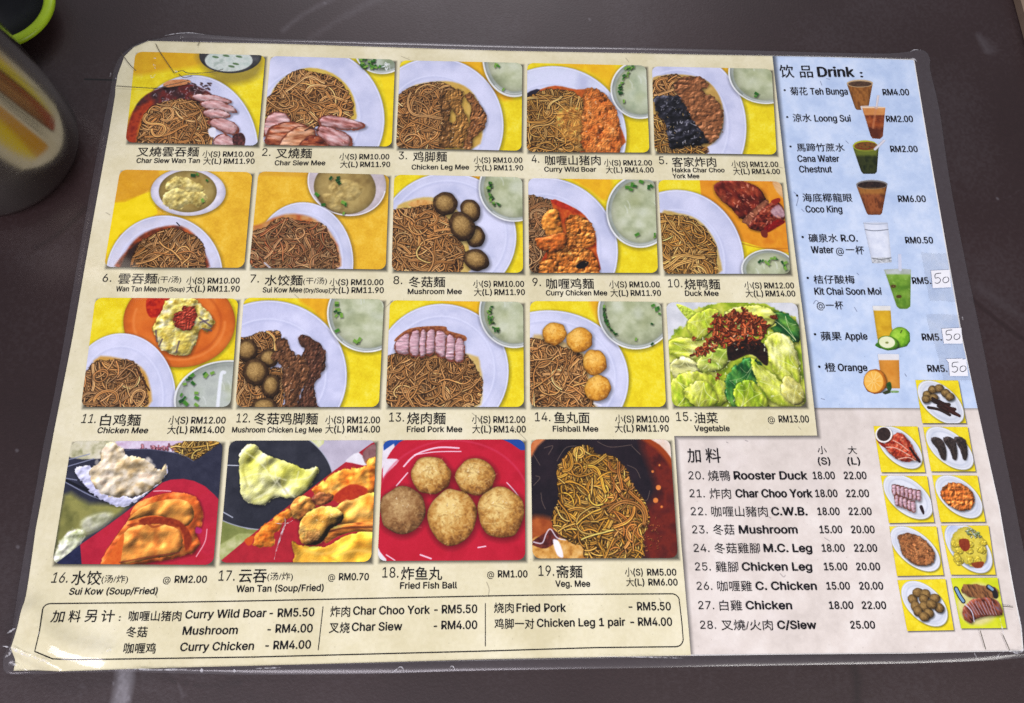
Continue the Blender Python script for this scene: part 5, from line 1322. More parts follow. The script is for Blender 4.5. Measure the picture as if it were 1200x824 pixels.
bmesh.ops.bevel(bm, geom=[e for e in bm.edges], offset=.003, segments=3, affect='EDGES')
uv = bm.loops.layers.uv.new('uv')
for f in bm.faces:
    for l in f.loops: l[uv].uv = ((l.vert.co.x - TX0) * TRES / TMW, 1 - (TY1 - l.vert.co.y) * TRES / TMH)
me = bpy.data.meshes.new('table_top'); bm.to_mesh(me); bm.free()
table = link('table_top', me, m)
table['kind'] = 'structure'; table['label'] = 'dark brown worn table top with scratches and a pale chalky mark'

# ================================================================ the menu
menu = bpy.data.objects.new('laminated_menu', None); COL.objects.link(menu)
menu['label'] = 'laminated noodle stall menu with food pictures and prices lying on dark table'; menu['category'] = 'menu'
PTL, PTR, PBR, PBL = (147, 46.5), (1071.5, 69.5), (1199.5, 763), (16, 784)
LTOP = [(147, 46.5), (300, 51), (450, 55.5), (600, 60), (750, 62.8), (900, 65.7), (1071.5, 69.8)]
RIGHT = [(1071.5, 69.8), (1094.5, 206), (1111, 300), (1128, 396), (1146, 480), (1171, 592), (1181, 650), (1197, 735), (1199.5, 763)]
BOT = [(1199.5, 763), (1060, 766), (930, 767), (810, 768.5), (560, 772.8), (300, 780), (150, 784), (16, 786)]
LEFT = [(16, 786), (28.5, 706), (42, 620), (56.5, 543), (64.5, 500), (85.5, 394), (100, 310), (121.5, 190), (135, 112), (147, 46.5)]
# the top left corner of the paper is rubbed off
CUT_TL = [(135.5, 103), (138, 88), (146, 66), (157, 55.5), (174, 48.3)]
paper_px = CUT_TL + LTOP[1:] + RIGHT[1:] + BOT[1:] + LEFT[1:-1]
def inset(P, d):
    P = np.array(P); n = len(P); a = np.roll(P, 1, 0); c = np.roll(P, -1, 0)
    T = c - a; T /= np.linalg.norm(T, axis=1)[:, None]
    return (P + np.stack([-T[:, 1], T[:, 0]], 1) * d)
pw = px(paper_px)
sheet = drape('paper_sheet', pw, 0.0, M_PAPER, menu)
sheet.data.materials[0] = M_PAPER
main_px = CUT_TL + LTOP[1:5] + [(905, 65.8), (911, 120), (918.5, 190), (932, 300), (945, 400), (957.5, 510.5), (790, 511), (798.5, 640), (809.5, 768)] + BOT[4:] + LEFT[1:-1]
drink_px = [(905, 66), (1070.5, 70.6), (1093, 206), (1109.6, 300), (1126.6, 396), (1145.5, 478.5), (1050, 478.2), (954, 478), (945, 400), (932, 300), (918.5, 190)]
extra_px = [(954, 478), (1050, 478.2), (1145.5, 478.5), (1169.6, 592), (1179.5, 650), (1195.5, 735), (1198, 762), (1060, 765), (930, 766), (809, 767), (798.5, 640), (790, 511), (957.5, 510.5)]
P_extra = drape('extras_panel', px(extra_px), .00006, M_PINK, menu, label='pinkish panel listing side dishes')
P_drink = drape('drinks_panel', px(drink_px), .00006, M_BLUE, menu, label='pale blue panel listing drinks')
P_main = drape('dishes_panel', px(main_px), .00010, M_BEIGE, menu, label='mottled beige panel listing noodle dishes')

for i, (q, lab) in enumerate(DISH):
    drape('dish_picture', rounded(px(q), .0034), .00016, M_PIC, P_main, grid=.006, label=lab)
for i, (q, lab) in enumerate(DRINK):
    drape('drink_picture', px(q), .00013 + .00001 * (i % 2), M_PIC, P_drink, label=lab)
for i, (q, lab) in enumerate(SIDE):
    drape('side_picture', px(q), .00018, M_PIC, P_extra, label=lab)

# ---- captions and prices of the nineteen dishes
def caption(parent, words, label=None, name='caption', dz=.00024):
    if name in ('extra_line', 'drink_line', 'side_line'):
        pr = [w_ for w_ in words if w_[0][:2] == 'RM' or (w_[0][0].isdigit() and '.0' in w_[0])]
        words = [w_ for w_ in words if w_ not in pr]
        for w_ in pr: caption(parent, [w_], name='price')
        if not words: return
    fl = Flat()
    for w_ in words: word(fl, *w_[:5], **(w_[5] if len(w_) > 5 else {}))
    o = fl.build(name, M_INK, parent, dz)
    if label: o['label'] = label
    return o
TH_ = dict(bold=0.0); LI = dict(bold=.004)
CAPS = [
 [('叉燒雲吞麵', 160, 232.5, 184, 11.5), ('Char Siew Wan Tan', 160, 234, 191.3, 5.6)],
 [('2.', 307, 317, 183, 9, TH_), ('叉燒麵', 323, 365, 186, 12), ('Char Siew Mee', 322, 381, 194, 5.6)],
 [('3.', 467, 477, 187, 9, TH_), ('鸡脚麵', 484, 523.5, 190, 12), ('Chicken Leg Mee', 482.5, 549.5, 199, 5.6)],
 [('4.', 623, 632, 191, 9, TH_), ('咖喱山猪肉', 639, 704, 194, 11.5), ('Curry Wild Boar', 638, 698.5, 201.5, 5.6)],
 [('5.', 772.5, 782, 192.7, 9, TH_), ('客家炸肉', 788, 839.5, 196, 11.5), ('Hakka Char Choo', 788, 849, 202.3, 5.2), ('York Mee', 788.5, 819.5, 209.3, 5.2)],
 [('6.', 120, 130.5, 330.5, 9.3, TH_), ('雲吞麵', 138, 183.5, 333, 12.5), ('(干/汤)', 184.5, 212, 333, 9, TH_), ('Wan Tan Mee', 136, 183, 341.7, 6), ('(Dry/Soup)', 185, 216, 341.7, 4.8)],
 [('7.', 293, 303.5, 331.3, 9.3, TH_), ('水饺麵', 310, 354, 335, 12.5), ('(干/汤)', 355, 383, 334.5, 9, TH_), ('Sui Kow Mee', 308, 354, 343, 6), ('(Dry/Soup)', 356, 386.5, 343, 4.8)],
 [('8.', 461, 471.5, 333.2, 9.3, TH_), ('冬菇麵', 479, 521.5, 337, 12.5), ('Mushroom Mee', 478, 541, 344.8, 6)],
 [('9.', 624, 634, 335.5, 9.5, TH_), ('咖喱鸡麵', 640.5, 696, 339, 12.5), ('Curry Chicken Mee', 640, 711.5, 346.5, 6)],
 [('10.', 783, 799.5, 337, 9.5, TH_), ('烧鸭麵', 802.5, 844, 339.7, 12.5), ('Duck Mee', 803, 842, 347, 6)],
 [('11.', 95, 112, 496, 10.5, dict(bold=0.0, ital=.12)), ('白鸡麵', 117, 164, 499.5, 14), ('Chicken Mee', 114, 173, 507.8, 6.6, dict(ital=.1))],
 [('12.', 277, 293, 495.3, 10.5, TH_), ('冬菇鸡脚麵', 297.5, 372, 498, 14), ('Mushroom Chicken Leg Mee', 272, 377, 507, 6.3)],
 [('13.', 456, 473.5, 494.3, 10.5, TH_), ('烧肉麵', 477, 522, 497.5, 14), ('Fried Pork Mee', 477, 541.5, 506.5, 6.6)],
 [('14.', 627, 645, 494, 10.5, TH_), ('鱼丸面', 649.5, 691, 496.5, 13.5), ('Fishball Mee', 648, 701, 506, 6.6)],
 [('15.', 792.5, 810.5, 493.7, 10.5, TH_), ('油菜', 814, 841.5, 496.5, 13), ('Vegetable', 814, 855, 505.5, 6.6)],
 [('16.', 60, 79, 683, 12, dict(bold=0.0, ital=.12)), ('水饺', 83, 117.5, 685.7, 16.5), ('(汤/炸)', 118.5, 149.5, 684.5, 10.5, TH_), ('Sui Kow (Soup/Fried)', 81, 184, 697, 7.6, dict(yb1=696.2, ital=.08))],
 [('17.', 256, 275, 680.7, 12, TH_), ('云吞', 279.5, 312, 683, 15.5), ('(汤/炸)', 313, 343, 681.5, 10.5, TH_), ('Wan Tan (Soup/Fried)', 277, 379, 694, 7.6, dict(yb1=692.5))],
 [('18.', 448, 467, 677, 12, TH_), ('炸鱼丸', 470, 518, 680, 15.5), ('Fried Fish Ball', 469, 535.5, 690, 7.4, dict(yb1=689.5))],
 [('19.', 631, 649.5, 675, 12, TH_), ('斋麵', 652, 682.5, 677.5, 15), ('Veg. Mee', 651, 691.5, 687.7, 7.2)],
]
for c in CAPS: caption(P_main, c)
PRICES = [(237, 297, 184, 192.2, '10.00', '11.90', 1), (397.5, 456, 187, 196, '10.00', '11.90', 1), (555, 612, 191, 200, '10.00', '11.90', 1), (708, 764, 194.2, 202.5, '12.00', '14.00', 2), (857.5, 912, 196, 204.3, '12.00', '14.00', 2),
          (218, 280.5, 332.5, 342, '10.00', '11.90', 0), (386, 449, 334.3, 343.6, '10.00', '11.90', .5), (554.5, 614, 336.3, 346, '10.00', '11.90', 1), (714, 773, 337, 347, '10.00', '11.90', 1.5), (872.5, 930.5, 338.2, 347.6, '12.00', '14.00', 1.5),
          (197, 264, 496.5, 507.7, '12.00', '14.00', -1.3), (381, 445, 496.2, 507, '12.00', '14.00', 0), (553, 615.5, 495.7, 507, '12.00', '14.00', .5), (721, 784, 495.2, 506, '10.00', '11.90', -.5), (732.5, 792.5, 674.5, 686.2, '5.00', '6.00', 1.5)]
for x0, x1, y1_, y2_, s, l, dx in PRICES:
    w_ = x1 - x0; hh = 6.0 if y1_ < 300 else 6.6 if y1_ < 400 else 7.6; c = hh + 2.6
    short = len(s) == 4; a = .435 if short else .405
    caption(P_main, [('小', x0, x0 + w_ * .15, y1_ + 1.2, c, TH_), ('(S)', x0 + w_ * .165, x0 + w_ * .345, y1_, hh, dict(bold=.015)), ('RM' + s, x0 + w_ * a, x1, y1_, hh),
                     ('大', x0 + dx, x0 + dx + w_ * .15, y2_ + 1.2, c, TH_), ('(L)', x0 + dx + w_ * .165, x0 + dx + w_ * .35, y2_, hh, dict(bold=.015)), ('RM' + l, x0 + dx + w_ * a, x1 + dx, y2_, hh)], name='price')
for x0, x1, y, s in ((900, 948, 495.3, '13.00'), (191, 242, 683, '2.00'), (384.5, 432, 680, '0.70'), (571, 618, 676.7, '1.00')):
    w_ = x1 - x0
    caption(P_main, [('@', x0, x0 + w_ * .17, y, 7, TH_), ('RM' + s, x0 + w_ * .27, x1, y, 8)], name='price')

# ---- framed box of extras
fr = Flat()
def arc_px(cx, cy, rx, ry, a0, a1, n=7): return [(cx + rx * math.cos(math.radians(a0 + (a1 - a0) * i / n)), cy + ry * math.sin(math.radians(a0 + (a1 - a0) * i / n))) for i in range(n + 1)]
box_line = arc_px(59.5, 716.5, 9.5, 9, 180, 270) + [(200, 706), (300, 704.2), (450, 701), (600, 698), (700, 696.6)] + arc_px(787, 704.5, 9, 8.5, 270, 360) + [(799, 730)] + arc_px(792, 749, 8.5, 9, 0, 90) + [(700, 759), (560, 763.3), (300, 770), (150, 772.3), (90, 773.2), (62, 772.2)] + [(41, 763.5), (46.5, 740)]
fr.line(box_line, .00040, closed=True)
fr.line([(378.7, 711), (373, 762)], .00034); fr.line([(568.8, 707), (568.8, 757.5)], .00034)
fr.build('box_frame', M_INK, P_main, .00024)
N_ = dict(bold=.030)
for x0, x1, ws in (
  (0, 0, [('加', 59, 74, 729.5, 14), ('料', 79.5, 93.5, 729.3, 14), ('另', 99, 112.5, 729, 14), ('计', 118, 133.5, 729, 14), (':', 139, 141.5, 727.5, 7, TH_)]),
  (0, 0, [('咖喱山猪肉', 150.5, 212, 728, 12), ('Curry Wild Boar', 217, 311.5, 725, 9.4, dict(yb1=723, ital=.06)), ('-', 316, 319.5, 723, 9), ('RM5.50', 325.5, 368, 723.2, 9.6, dict(yb1=722))]),
  (0, 0, [('冬菇', 147.5, 172, 747, 12.5), ('Mushroom', 214, 278, 744, 9.4, dict(yb1=743, ital=.06)), ('-', 313.5, 317, 742, 9), ('RM4.00', 323, 366, 741.5, 9.6, dict(yb1=741))]),
  (0, 0, [('咖喱鸡', 144.5, 182, 766, 12.5), ('Curry Chicken', 211, 297, 763, 9.4, dict(yb1=761.5, ital=.06)), ('-', 311, 314.7, 761, 9), ('RM4.00', 320.5, 364, 761, 9.6, dict(yb1=760))]),
  (0, 0, [('炸肉', 387, 410, 723, 12.5), ('Char Choo York', 414, 503.5, 720.5, 9.4, dict(yb1=719.3)), ('-', 509, 512.6, 719, 9), ('RM5.50', 518, 559, 719, 9.6, dict(yb1=718.3))]),
  (0, 0, [('叉烧', 385.5, 409.5, 742, 12.5), ('Char Siew', 412.5, 471, 739.5, 9.4, dict(yb1=738.6)), ('-', 508.5, 512, 738, 9), ('RM4.00', 517.5, 559, 737.5, 9.6, dict(yb1=737))]),
  (0, 0, [('烧肉', 579, 602, 718.5, 12), ('Fried Pork', 605.5, 663, 717, 9.4), ('-', 737, 741, 715.5, 9), ('RM5.50', 747, 786, 715.3, 9.4)]),
  (0, 0, [('鸡脚一对', 579.5, 626, 737, 12), ('Chicken Leg 1 pair', 629.5, 732.5, 734.8, 9.2, dict(yb1=733.4)), ('-', 739, 743, 733.4, 9), ('RM4.00', 748, 787.5, 733.4, 9.4)])):
    caption(P_main, ws, name='extra_line')

# ---- drinks
D8 = dict(bold=.022)
caption(P_drink, [('饮', 914.5, 931, 91.5, 15), ('品', 938, 953, 91.5, 14), ('Drink', 959, 1001, 90.3, 11.2, dict(bold=.03)), (':', 1008.5, 1011, 90.8, 8, dict(bold=.03))], name='heading')
for ws in (
 [('菊花', 926.5, 946.5, 112, 9.6), ('Teh Bunga', 950, 993.5, 111.3, 7.6, D8), ('RM4.00', 1035, 1065.5, 112, 7.2, D8)],
 [('涼水', 929.5, 951, 143.3, 9.6), ('Loong Sui', 955, 997, 142.8, 7.6, D8), ('RM2.00', 1039, 1070, 143.3, 7.2, D8)],
 [('馬蹄竹蔗水', 934, 990, 178, 9.6), ('Cana Water', 935, 983.5, 190, 7.6, D8), ('Chestnut', 937, 975, 202.4, 7.6, D8), ('RM2.00', 1044, 1075.5, 178.5, 7.2, D8)],
 [('海底椰龍眼', 941, 999, 237, 10), ('Coco King', 944.5, 987, 249.3, 7.8, D8), ('RM6.00', 1053, 1085, 237, 7.4, D8)],
 [('礦泉水', 948, 982, 284.3, 10), ('R.O.', 986, 1005, 283.3, 7.8, D8), ('Water', 951, 977, 297, 8, D8), ('@', 980, 989, 298, 7.5, TH_), ('一', 991, 1001, 293.5, 1), ('杯', 1003, 1013, 298.5, 10), ('RM0.50', 1061.5, 1093.5, 285.5, 7.4, D8)],
 [('桔仔酸梅', 954, 1002, 332.8, 10), ('Kit Chai Soon Moi', 955, 1033, 345.6, 8, D8), ('@', 957.5, 966.5, 362, 7.5, TH_), ('一', 967.5, 977, 358.5, 1), ('杯', 979, 988.5, 363, 10), ('RM5.', 1069.5, 1091, 333, 7.6, D8)],
 [('蘋果', 962.5, 986.5, 399.5, 10.5), ('Apple', 990.5, 1016.5, 398.3, 8.2, D8), ('RM5.', 1081, 1103.5, 399.2, 7.8, D8)],
 [('橙', 967, 979.5, 436, 10.5), ('Orange', 982.5, 1016.5, 435, 8.2, D8), ('RM5.', 1087.5, 1110, 436, 7.8, D8)]):
    caption(P_drink, ws, name='drink_line')
for x, y in ((919.5, 106), (922.5, 137.5), (926.3, 172), (934, 229.5), (940.5, 278), (946.5, 326), (955, 392), (960, 430)):
    fl = Flat(); c = np.array(px([(x, y)])[0]); r = .00062
    V = [tuple(c)] + [(c[0] + r * math.cos(k * .6283), c[1] + r * math.sin(k * .6283)) for k in range(10)]
    fl.add(V, [(0, k + 1, (k + 1) % 10 + 1) for k in range(10)])
    fl.build('bullet', M_INK, P_drink, .0002)

# ---- side dishes
caption(P_extra, [('加', 806, 821.5, 542.5, 16.5), ('料', 827.5, 845, 542.5, 17)], name='heading')
caption(P_extra, [('小', 958.5, 969, 532.5, 9.5, TH_), ('(S)', 959, 973, 544.5, 8, dict(bold=.018))], name='heading')
caption(P_extra, [('大', 994, 1004.5, 532.5, 9.5, TH_), ('(L)', 993.5, 1008, 544.5, 8, dict(bold=.018))], name='heading')
LST = [('20.', 807, 825, '燒鴨', 830, 856, 'Rooster Duck', 860.5, 946, '18.00', 953, 978.5, '22.00', 989.5, 1015.5, 562),
 ('21.', 808.3, 826, '炸肉', 832, 857, 'Char Choo York', 862.5, 952, '18.00', 956, 981.5, '22.00', 992, 1018.5, 583),
 ('22.', 809.7, 828, '咖喱山豬肉', 834, 900, 'C.W.B.', 904.5, 946, '18.00', 958.5, 984, '22.00', 995, 1021.5, 604),
 ('23.', 811.3, 829.5, '冬菇', 836, 861, 'Mushroom', 866.5, 934.5, '15.00', 961, 987, '20.00', 998, 1025, 625.3),
 ('24.', 813, 831.5, '冬菇雞腳', 837.5, 891, 'M.C. Leg', 895.5, 951.5, '18.00', 963.5, 990, '22.00', 1001.5, 1028, 647),
 ('25.', 814.6, 833, '雞腳', 839, 865.5, 'Chicken Leg', 870, 951.5, '15.00', 966, 993, '20.00', 1004, 1031.5, 668.7),
 ('26.', 816.6, 834.8, '咖喱雞', 841, 881.5, 'C. Chicken', 886, 957, '15.00', 969, 996, '20.00', 1007.5, 1035, 691.3),
 ('27.', 818.5, 837, '白雞', 843.5, 870, 'Chicken', 874.5, 928, '18.00', 972, 1000, '22.00', 1010.5, 1038.5, 714),
 ('28.', 820.6, 839.3, '叉燒/火肉', 845.5, 906, 'C/Siew', 911.5, 956.5, '25.00', 997, 1025.5, None, 0, 0, 737)]
for r_ in LST:
    y = r_[15]
    ws = [(r_[0], r_[1], r_[2], y, 9.3, TH_), (r_[3], r_[4], r_[5], y + 1.8, 12.4, TH_), (r_[6], r_[7], r_[8], y, 9.2, dict(bold=.03)), (r_[9], r_[10], r_[11], y - .3, 8.6, dict(bold=.02))]
    if r_[12]: ws.append((r_[12], r_[13], r_[14], y - .3, 8.6, dict(bold=.02)))
    caption(P_extra, ws, name='side_line')
bpy.data.objects.remove(_to)

# ---- clear tape patches and the three handwritten price stickers
def film_mat(name, tint, haze, rough, bump=0, bscale=60, spec=.045):
    m, N, L, b = mat(name); N.remove(b)
    out = N['Material Output']
    tr = N.new('ShaderNodeBsdfTransparent'); gl = N.new('ShaderNodeBsdfGlossy'); df = N.new('ShaderNodeBsdfDiffuse')
    df.inputs['Color'].default_value = (*tint, 1); gl.inputs['Roughness'].default_value = rough
    lw = N.new('ShaderNodeLayerWeight'); lw.inputs['Blend'].default_value = .5
    pw_ = N.new('ShaderNodeMath'); pw_.operation = 'POWER'; pw_.inputs[1].default_value = 5
    fr = N.new('ShaderNodeMath'); fr.operation = 'MULTIPLY_ADD'; fr.inputs[1].default_value = .9; fr.inputs[2].default_value = spec
    L.new(lw.outputs['Facing'], pw_.inputs[0]); L.new(pw_.outputs[0], fr.inputs[0])
    m1 = N.new('ShaderNodeMixShader'); m2 = N.new('ShaderNodeMixShader')
    m1.inputs[0].default_value = haze
    L.new(tr.outputs[0], m1.inputs[1]); L.new(df.outputs[0], m1.inputs[2])
    L.new(fr.outputs[0], m2.inputs[0]); L.new(m1.outputs[0], m2.inputs[1]); L.new(gl.outputs[0], m2.inputs[2])
    L.new(m2.outputs[0], out.inputs['Surface'])
    tc = N.new('ShaderNodeTexCoord'); n = N.new('ShaderNodeTexNoise'); n.inputs['Scale'].default_value = bscale; n.inputs['Detail'].default_value = 5
    n.inputs['Distortion'].default_value = .8
    bp = N.new('ShaderNodeBump'); bp.inputs['Distance'].default_value = .001; bp.inputs['Strength'].default_value = bump
    L.new(tc.outputs['Object'], n.inputs['Vector']); L.new(n.outputs['Fac'], bp.inputs['Height'])
    for nd in (gl,): L.new(bp.outputs[0], nd.inputs['Normal'])
    m['nodes'] = 1
    return m, N, L, m1
M_TAPE, *_ = film_mat('clear_tape', (.42, .42, .46), .07, .25, .3, 120)
for q in ([(1079, 296), (1094, 297.5), (1110, 297), (1115, 320), (1121, 355), (1104, 353), (1089, 353)], [(1085, 369), (1092, 368), (1124, 369.5), (1127, 392), (1132, 421), (1112, 424), (1101, 424.5), (1094.5, 403), (1090, 392)],
          [(1100, 424.5), (1132, 421), (1138, 446), (1106, 447)]):
    drape('clear_tape', px(q), .00030, M_TAPE, menu, label='thin clear tape patch over the drink prices')
def stroke50(sx, sy, s, dy):
    five = [(9.5, 1.5), (3.2, 2.2), (2.8, 6.8), (6, 6.4), (8.6, 8.2), (8.4, 11), (5.8, 13), (2.4, 12.2)]
    zero = [(15.5, 6.2), (12.8, 7), (11.6, 9.6), (12.4, 12), (15, 12.8), (18, 11), (18.2, 8), (16.2, 6.2)]
    fl = Flat()
    for P in (five, zero):
        Q = smooth_line([(sx + x * s, sy + y * s + x * dy) for x, y in P], 4)
        fl.add(*ribbon(px(Q), .00034))
    return fl
for (q, lab, o_) in (([(1090.5, 317.5), (1112, 316.5), (1114, 337), (1092.5, 338)], 'small white sticker reading 50 beside the green iced drink', (1092.5, 319.5)),
                 ([(1103, 385.5), (1126, 384.5), (1127, 403), (1105.5, 403)], 'small white sticker reading 50 beside the apple juice', (1105.5, 386)),
                 ([(1111, 424.5), (1131.5, 421), (1134, 441), (1112.5, 441)], 'small white sticker reading 50 beside the orange juice', (1112.6, 423.5))):
    st = drape('price_sticker', px(q), .00040, M_STICK, menu, label=lab)
    stroke50(o_[0], o_[1], 1.02, -.05).build('handwriting', M_PEN, st, .00046)
drape('paper_scrap', px([(1108, 421), (1128, 420.5), (1124, 425), (1112, 426.5)]), .00043, M_STICK, menu, label='sliver of white paper above the lowest sticker')

# ---- the laminating pouch: a clear slab round the paper, wider than the sheet, with creases
POUCH = [(131, 94), (133.5, 80), (140, 66.5), (155, 53.5), (173, 47.2), (192, 43.5), (212, 39.5), (222, 38.6), (300, 44.5), (450, 49), (600, 53.5), (750, 56.5), (900, 59.8), (1020, 62.8), (1052, 62.2), (1078, 59), (1086, 62), (1090, 70), (1090, 82), (1101, 130),
         (1112, 206), (1130, 300), (1150, 396), (1168, 490), (1188, 586), (1206, 680), (1216, 745), (1212, 768), (1190, 772), (1150, 775), (1060, 778), (930, 780), (810, 782), (560, 786.5), (440, 790), (300, 791), (210, 789.5), (150, 788), (100, 789), (40, 790), (8, 789), (4, 770),
         (9, 745), (16, 706), (28, 643), (40, 580), (51, 520), (62, 470), (76, 394), (92, 300), (112, 190), (128, 112)]
rim, RN, RL, rm1 = film_mat('laminate_rim', (.56, .54, .60), .05, .22, .05, 60)
# the welded clear border outside the paper: a ring between the paper edge and the pouch edge
def ring(outer, inner_fn, name):
    O = np.array(px(smooth_poly(np.array(POUCH), 4)))
    cen = np.array(pw)
    from mathutils.geometry import intersect_line_line_2d
    W_ = []
    for p in O:
        best = None
        for i in range(len(cen)):
            a, b_ = cen[i], cen[(i + 1) % len(cen)]; e = b_ - a
            t_ = np.clip(np.dot(p - a, e) / (np.dot(e, e) + 1e-12), 0, 1); q = a + t_ * e; d = np.hypot(*(p - q))
            if best is None or d < best[0]: best = (d, q)
        W_.append(best[1])
    W_ = np.array(W_); n = len(O); V = []; F = []
    for i in range(n):
        o, q = O[i], W_[i]; z = float(zsurf(*o)) * .5 + .0001; zq = float(zsurf(*q))
        mid = (o + q) / 2
        wob = .0002 * math.sin(i * 1.7) * math.sin(i * .41)
        V += [(o[0], o[1], z), (o[0], o[1], z + .00055), (*(o * .93 + q * .07), z + .00078), (*mid, (z + zq) / 2 + .0006 + wob), (*(q + (o - q) * .05), zq + .00066), (q[0], q[1], zq + .0002)]
    for i in range(n):
        j = (i + 1) % n
        for k in range(5): F.append((i * 6 + k, i * 6 + k + 1, j * 6 + k + 1, j * 6 + k))
    me = bpy.data.meshes.new(name); me.from_pydata(V, [], F); me.update()
    for p_ in me.polygons: p_.use_smooth = True
    o_ = link(name, me, rim, menu)
    return o_
ring(None, None, 'laminate_rim')
# crack lines in the film
M_CRACK = flat_mat('grime_in_cracks', (.09, .075, .05), .8, noise=.4)
for P in ([(183, 52.5), (188, 62), (196, 74), (205, 87)], [(137, 102), (160, 103.5), (185, 104.5), (198, 101), (212, 98), (222, 95)], [(180, 106), (188, 104), (196, 103)], [(205, 87), (214, 84), (222, 87), (247, 86), (262, 82)], [(210, 88), (216, 92), (226, 90)], [(142, 62), (152, 76), (160, 84)], [(235, 49), (232, 55)], [(1174, 710.5), (1186, 711.5)], [(1147.5, 739), (1154, 761)], [(1174, 744), (1182, 762)]):
    ck = Flat(); ck.add(*ribbon(px(smooth_line(P, 5)), .00032)); ck.build('crack', M_CRACK, menu, .0007)

m_w, N, L, b = mat('crease_glint_white'); b.inputs['Base Color'].default_value = (.75, .75, .78, 1); b.inputs['Roughness'].default_value = .3; b.inputs['Alpha'].default_value = .55  # shared white of whitened film creases and of highlights painted on the film
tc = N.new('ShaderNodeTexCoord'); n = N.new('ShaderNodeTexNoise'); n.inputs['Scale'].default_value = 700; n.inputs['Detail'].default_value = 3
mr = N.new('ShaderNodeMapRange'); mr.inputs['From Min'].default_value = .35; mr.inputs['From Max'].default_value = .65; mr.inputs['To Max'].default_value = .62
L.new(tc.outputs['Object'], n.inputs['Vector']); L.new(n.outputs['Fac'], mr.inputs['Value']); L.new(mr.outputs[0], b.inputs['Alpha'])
def crease_glint(P, w_):  # pale ribbons: whitened film creases plus glints painted as fixed white strips
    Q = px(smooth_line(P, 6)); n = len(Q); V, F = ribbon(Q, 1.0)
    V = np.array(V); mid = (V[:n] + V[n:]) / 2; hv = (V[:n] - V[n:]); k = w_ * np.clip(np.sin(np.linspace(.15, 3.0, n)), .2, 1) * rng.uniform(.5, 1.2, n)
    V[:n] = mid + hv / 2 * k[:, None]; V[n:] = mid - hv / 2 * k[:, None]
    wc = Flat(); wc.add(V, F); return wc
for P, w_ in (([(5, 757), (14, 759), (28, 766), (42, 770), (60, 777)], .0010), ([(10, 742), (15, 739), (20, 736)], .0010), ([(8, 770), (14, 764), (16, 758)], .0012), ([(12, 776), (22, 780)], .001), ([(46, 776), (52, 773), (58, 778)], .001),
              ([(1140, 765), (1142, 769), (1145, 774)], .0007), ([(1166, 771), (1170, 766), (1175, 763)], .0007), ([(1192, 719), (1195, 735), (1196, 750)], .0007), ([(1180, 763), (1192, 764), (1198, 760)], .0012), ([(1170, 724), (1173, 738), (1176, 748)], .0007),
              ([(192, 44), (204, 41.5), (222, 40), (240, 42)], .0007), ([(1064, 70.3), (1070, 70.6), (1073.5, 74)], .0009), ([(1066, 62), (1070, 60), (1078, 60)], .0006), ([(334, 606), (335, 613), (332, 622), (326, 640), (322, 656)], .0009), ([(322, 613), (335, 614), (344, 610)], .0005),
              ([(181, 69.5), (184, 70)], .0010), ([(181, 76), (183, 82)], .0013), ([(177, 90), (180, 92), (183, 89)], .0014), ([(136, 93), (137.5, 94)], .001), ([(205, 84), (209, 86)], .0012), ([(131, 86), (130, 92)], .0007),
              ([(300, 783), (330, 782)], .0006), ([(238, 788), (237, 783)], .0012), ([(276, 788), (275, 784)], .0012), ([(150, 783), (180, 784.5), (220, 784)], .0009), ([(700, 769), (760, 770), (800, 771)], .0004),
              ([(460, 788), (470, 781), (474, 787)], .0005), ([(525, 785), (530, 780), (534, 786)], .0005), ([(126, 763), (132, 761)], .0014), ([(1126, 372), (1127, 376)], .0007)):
    crease_glint(P, w_).build('crease_glint', m_w, menu, .0010)
# ================================================================ steel cup, lime rimmed dish, tan tray
def lathe(prof, seg=72):
    V = []; F = []
    n = len(prof)
    for i in range(seg):
        a = 2 * math.pi * i / seg
        V += [(r * math.cos(a), r * math.sin(a), z) for r, z in prof]
    for i in range(seg):
        j = (i + 1) % seg
        for k in range(n - 1): F.append((i * n + k, j * n + k, j * n + k + 1, i * n + k + 1))
    return V, F
def lathe_obj(name, prof, m, parent, seg=72, **props):
    V, F = lathe(prof, seg)
    me = bpy.data.meshes.new(name); me.from_pydata(V, [], F); me.update()
    bm = bmesh.new(); bm.from_mesh(me); bmesh.ops.remove_doubles(bm, verts=bm.verts, dist=1e-6); bmesh.ops.recalc_face_normals(bm, faces=bm.faces); bm.to_mesh(me); bm.free()
    for p in me.polygons: p.use_smooth = True
    return link(name, me, m, parent, **props)
sm, N, L, b = mat('brushed_steel')
b.inputs['Metallic'].default_value = 1; b.inputs['Base Color'].default_value = (.27, .25, .225, 1); b.inputs['Roughness'].default_value = .3
tc = N.new('ShaderNodeTexCoord'); mp = N.new('ShaderNodeMapping'); mp.inputs['Scale'].default_value = (60, 60, 900)
n = N.new('ShaderNodeTexNoise'); n.inputs['Scale'].default_value = 1.2; n.inputs['Detail'].default_value = 4
L.new(tc.outputs['Object'], mp.inputs['Vector']); L.new(mp.outputs[0], n.inputs['Vector'])
rg = N.new('ShaderNodeMapRange'); rg.inputs['To Min'].default_value = .12; rg.inputs['To Max'].default_value = .21
L.new(n.outputs['Fac'], rg.inputs['Value']); L.new(rg.outputs[0], b.inputs['Roughness'])
bp = N.new('ShaderNodeBump'); bp.inputs['Strength'].default_value = .04; bp.inputs['Distance'].default_value = .0002
L.new(n.outputs['Fac'], bp.inputs['Height']); L.new(bp.outputs[0], b.inputs['Normal'])
cx_, cy_ = on_plane(6., 180., 0.0)
CUPX, CUPY, R_ = float(cx_), float(cy_), .0390
cup = bpy.data.objects.new('steel_cup', None); COL.objects.link(cup); cup.location = (CUPX, CUPY, 0)
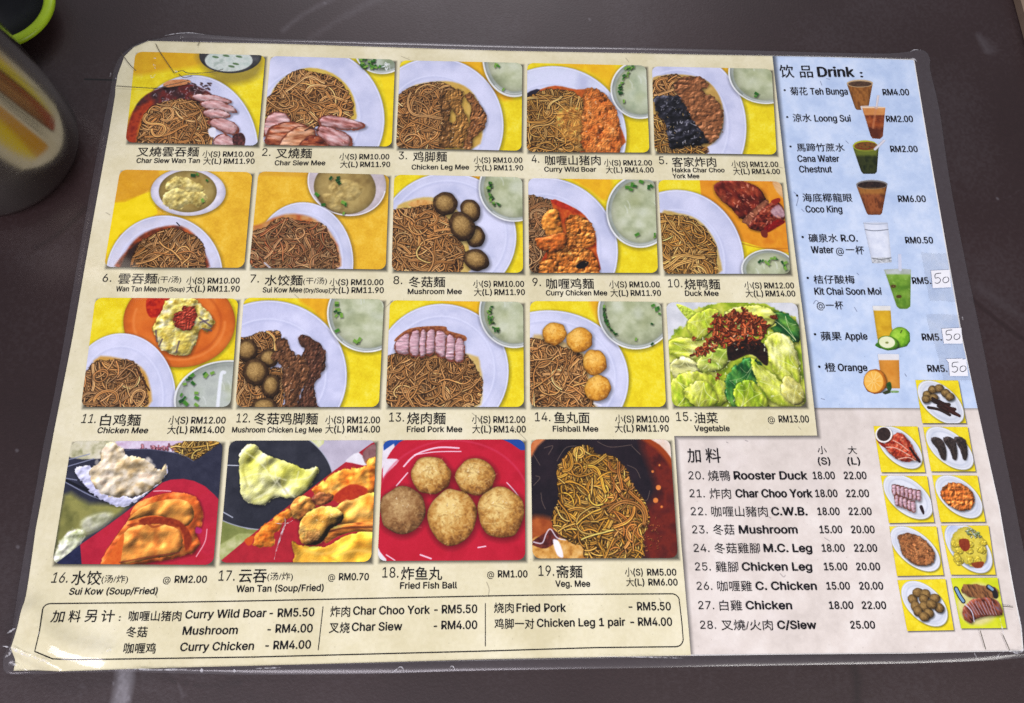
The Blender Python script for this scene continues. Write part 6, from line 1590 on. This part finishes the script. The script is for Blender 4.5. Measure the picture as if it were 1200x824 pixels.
cup['label'] = 'stainless steel cup with a rounded base at the left edge, reflecting the menu'; cup['category'] = 'cup'
H_ = .105
lathe_obj('cup_body', [(0, .0008), (R_ - .012, .0008), (R_ - .006, .0016), (R_ - .002, .0045), (R_, .0095), (R_ + .0005, .03), (R_ + .0015, H_), (R_ + .003, H_ + .002), (R_ + .003, H_ + .0035), (R_ + .0015, H_ + .004), (R_, H_ + .002), (R_ - .001, .03), (R_ - .004, .008), (0, .0045)], sm, cup, 96)
lx, ly = on_plane(-2., 3., 0.010)
dish_ = bpy.data.objects.new('lime_rimmed_dish', None); COL.objects.link(dish_); dish_.location = (float(lx), float(ly), 0)
dish_['label'] = 'black round dish with a lime green rim behind the steel cup'; dish_['category'] = 'dish'
M_BLK = flat_mat('black_plastic', (.004, .004, .005), .35, noise=.3)
M_LIME = flat_mat('lime_plastic', (.33, .48, .012), .4, spec=.4, noise=.08)
px1, _ = on_plane(62.5, 3., .010); px0, _ = on_plane(52., 3., .010)
RO, RI = float(px1 - lx), float(px0 - lx)
lathe_obj('dish_bowl', [(0, .001), (RI * .8, .001), (RI - .001, .007), (RI + .001, .0088), (RI - .0005, .0092), (RI * .8, .0035), (0, .003)], M_BLK, dish_)
lathe_obj('dish_rim', [(RI - .0008, .0075), (RO - .001, .0072), (RO, .0080), (RO, .0094), (RO - .001, .0102), (RI + .0006, .0102), (RI - .0008, .0096), (RI - .0008, .0075)], M_LIME, dish_)
tx, ty = on_plane(1194.6, 0., .004); ux, uy = on_plane(1200.5, 22., .004)  # tan thing of unknown kind; its flat lipped shape is invented
d = np.array([ux - tx, uy - ty]); d /= np.linalg.norm(d); nrm = np.array([-d[1], d[0]])
if nrm[0] < 0: nrm = -nrm
A_ = np.array([tx, ty]) - d * .10; B_ = A_ + d * .22
quad = [tuple(A_), tuple(B_), tuple(B_ + nrm * .16), tuple(A_ + nrm * .16)]
R2 = rounded(quad, .02, 8)
bm = bmesh.new(); f = bm.faces.new([bm.verts.new((x, y, 0.0003)) for x, y in R2])
r_ = bmesh.ops.extrude_face_region(bm, geom=[f]); vs = [v for v in r_['geom'] if isinstance(v, bmesh.types.BMVert)]
bmesh.ops.translate(bm, verts=vs, vec=(0, 0, .0045)); bmesh.ops.recalc_face_normals(bm, faces=bm.faces)
tops = [f for f in bm.faces if f.normal.z > .9]
ins = bmesh.ops.inset_region(bm, faces=tops, thickness=.006); bmesh.ops.translate(bm, verts=list({v for f in tops for v in f.verts}), vec=(0, 0, -.002))
me = bpy.data.meshes.new('tan_item'); bm.to_mesh(me); bm.free()
item = link('tan_item', me, flat_mat('tan_item_surface', (.24, .17, .12), .5, noise=.15, ns=60))
item['label'] = 'edge of an unidentified flat tan item at the far right corner of the table'; item['category'] = 'item'
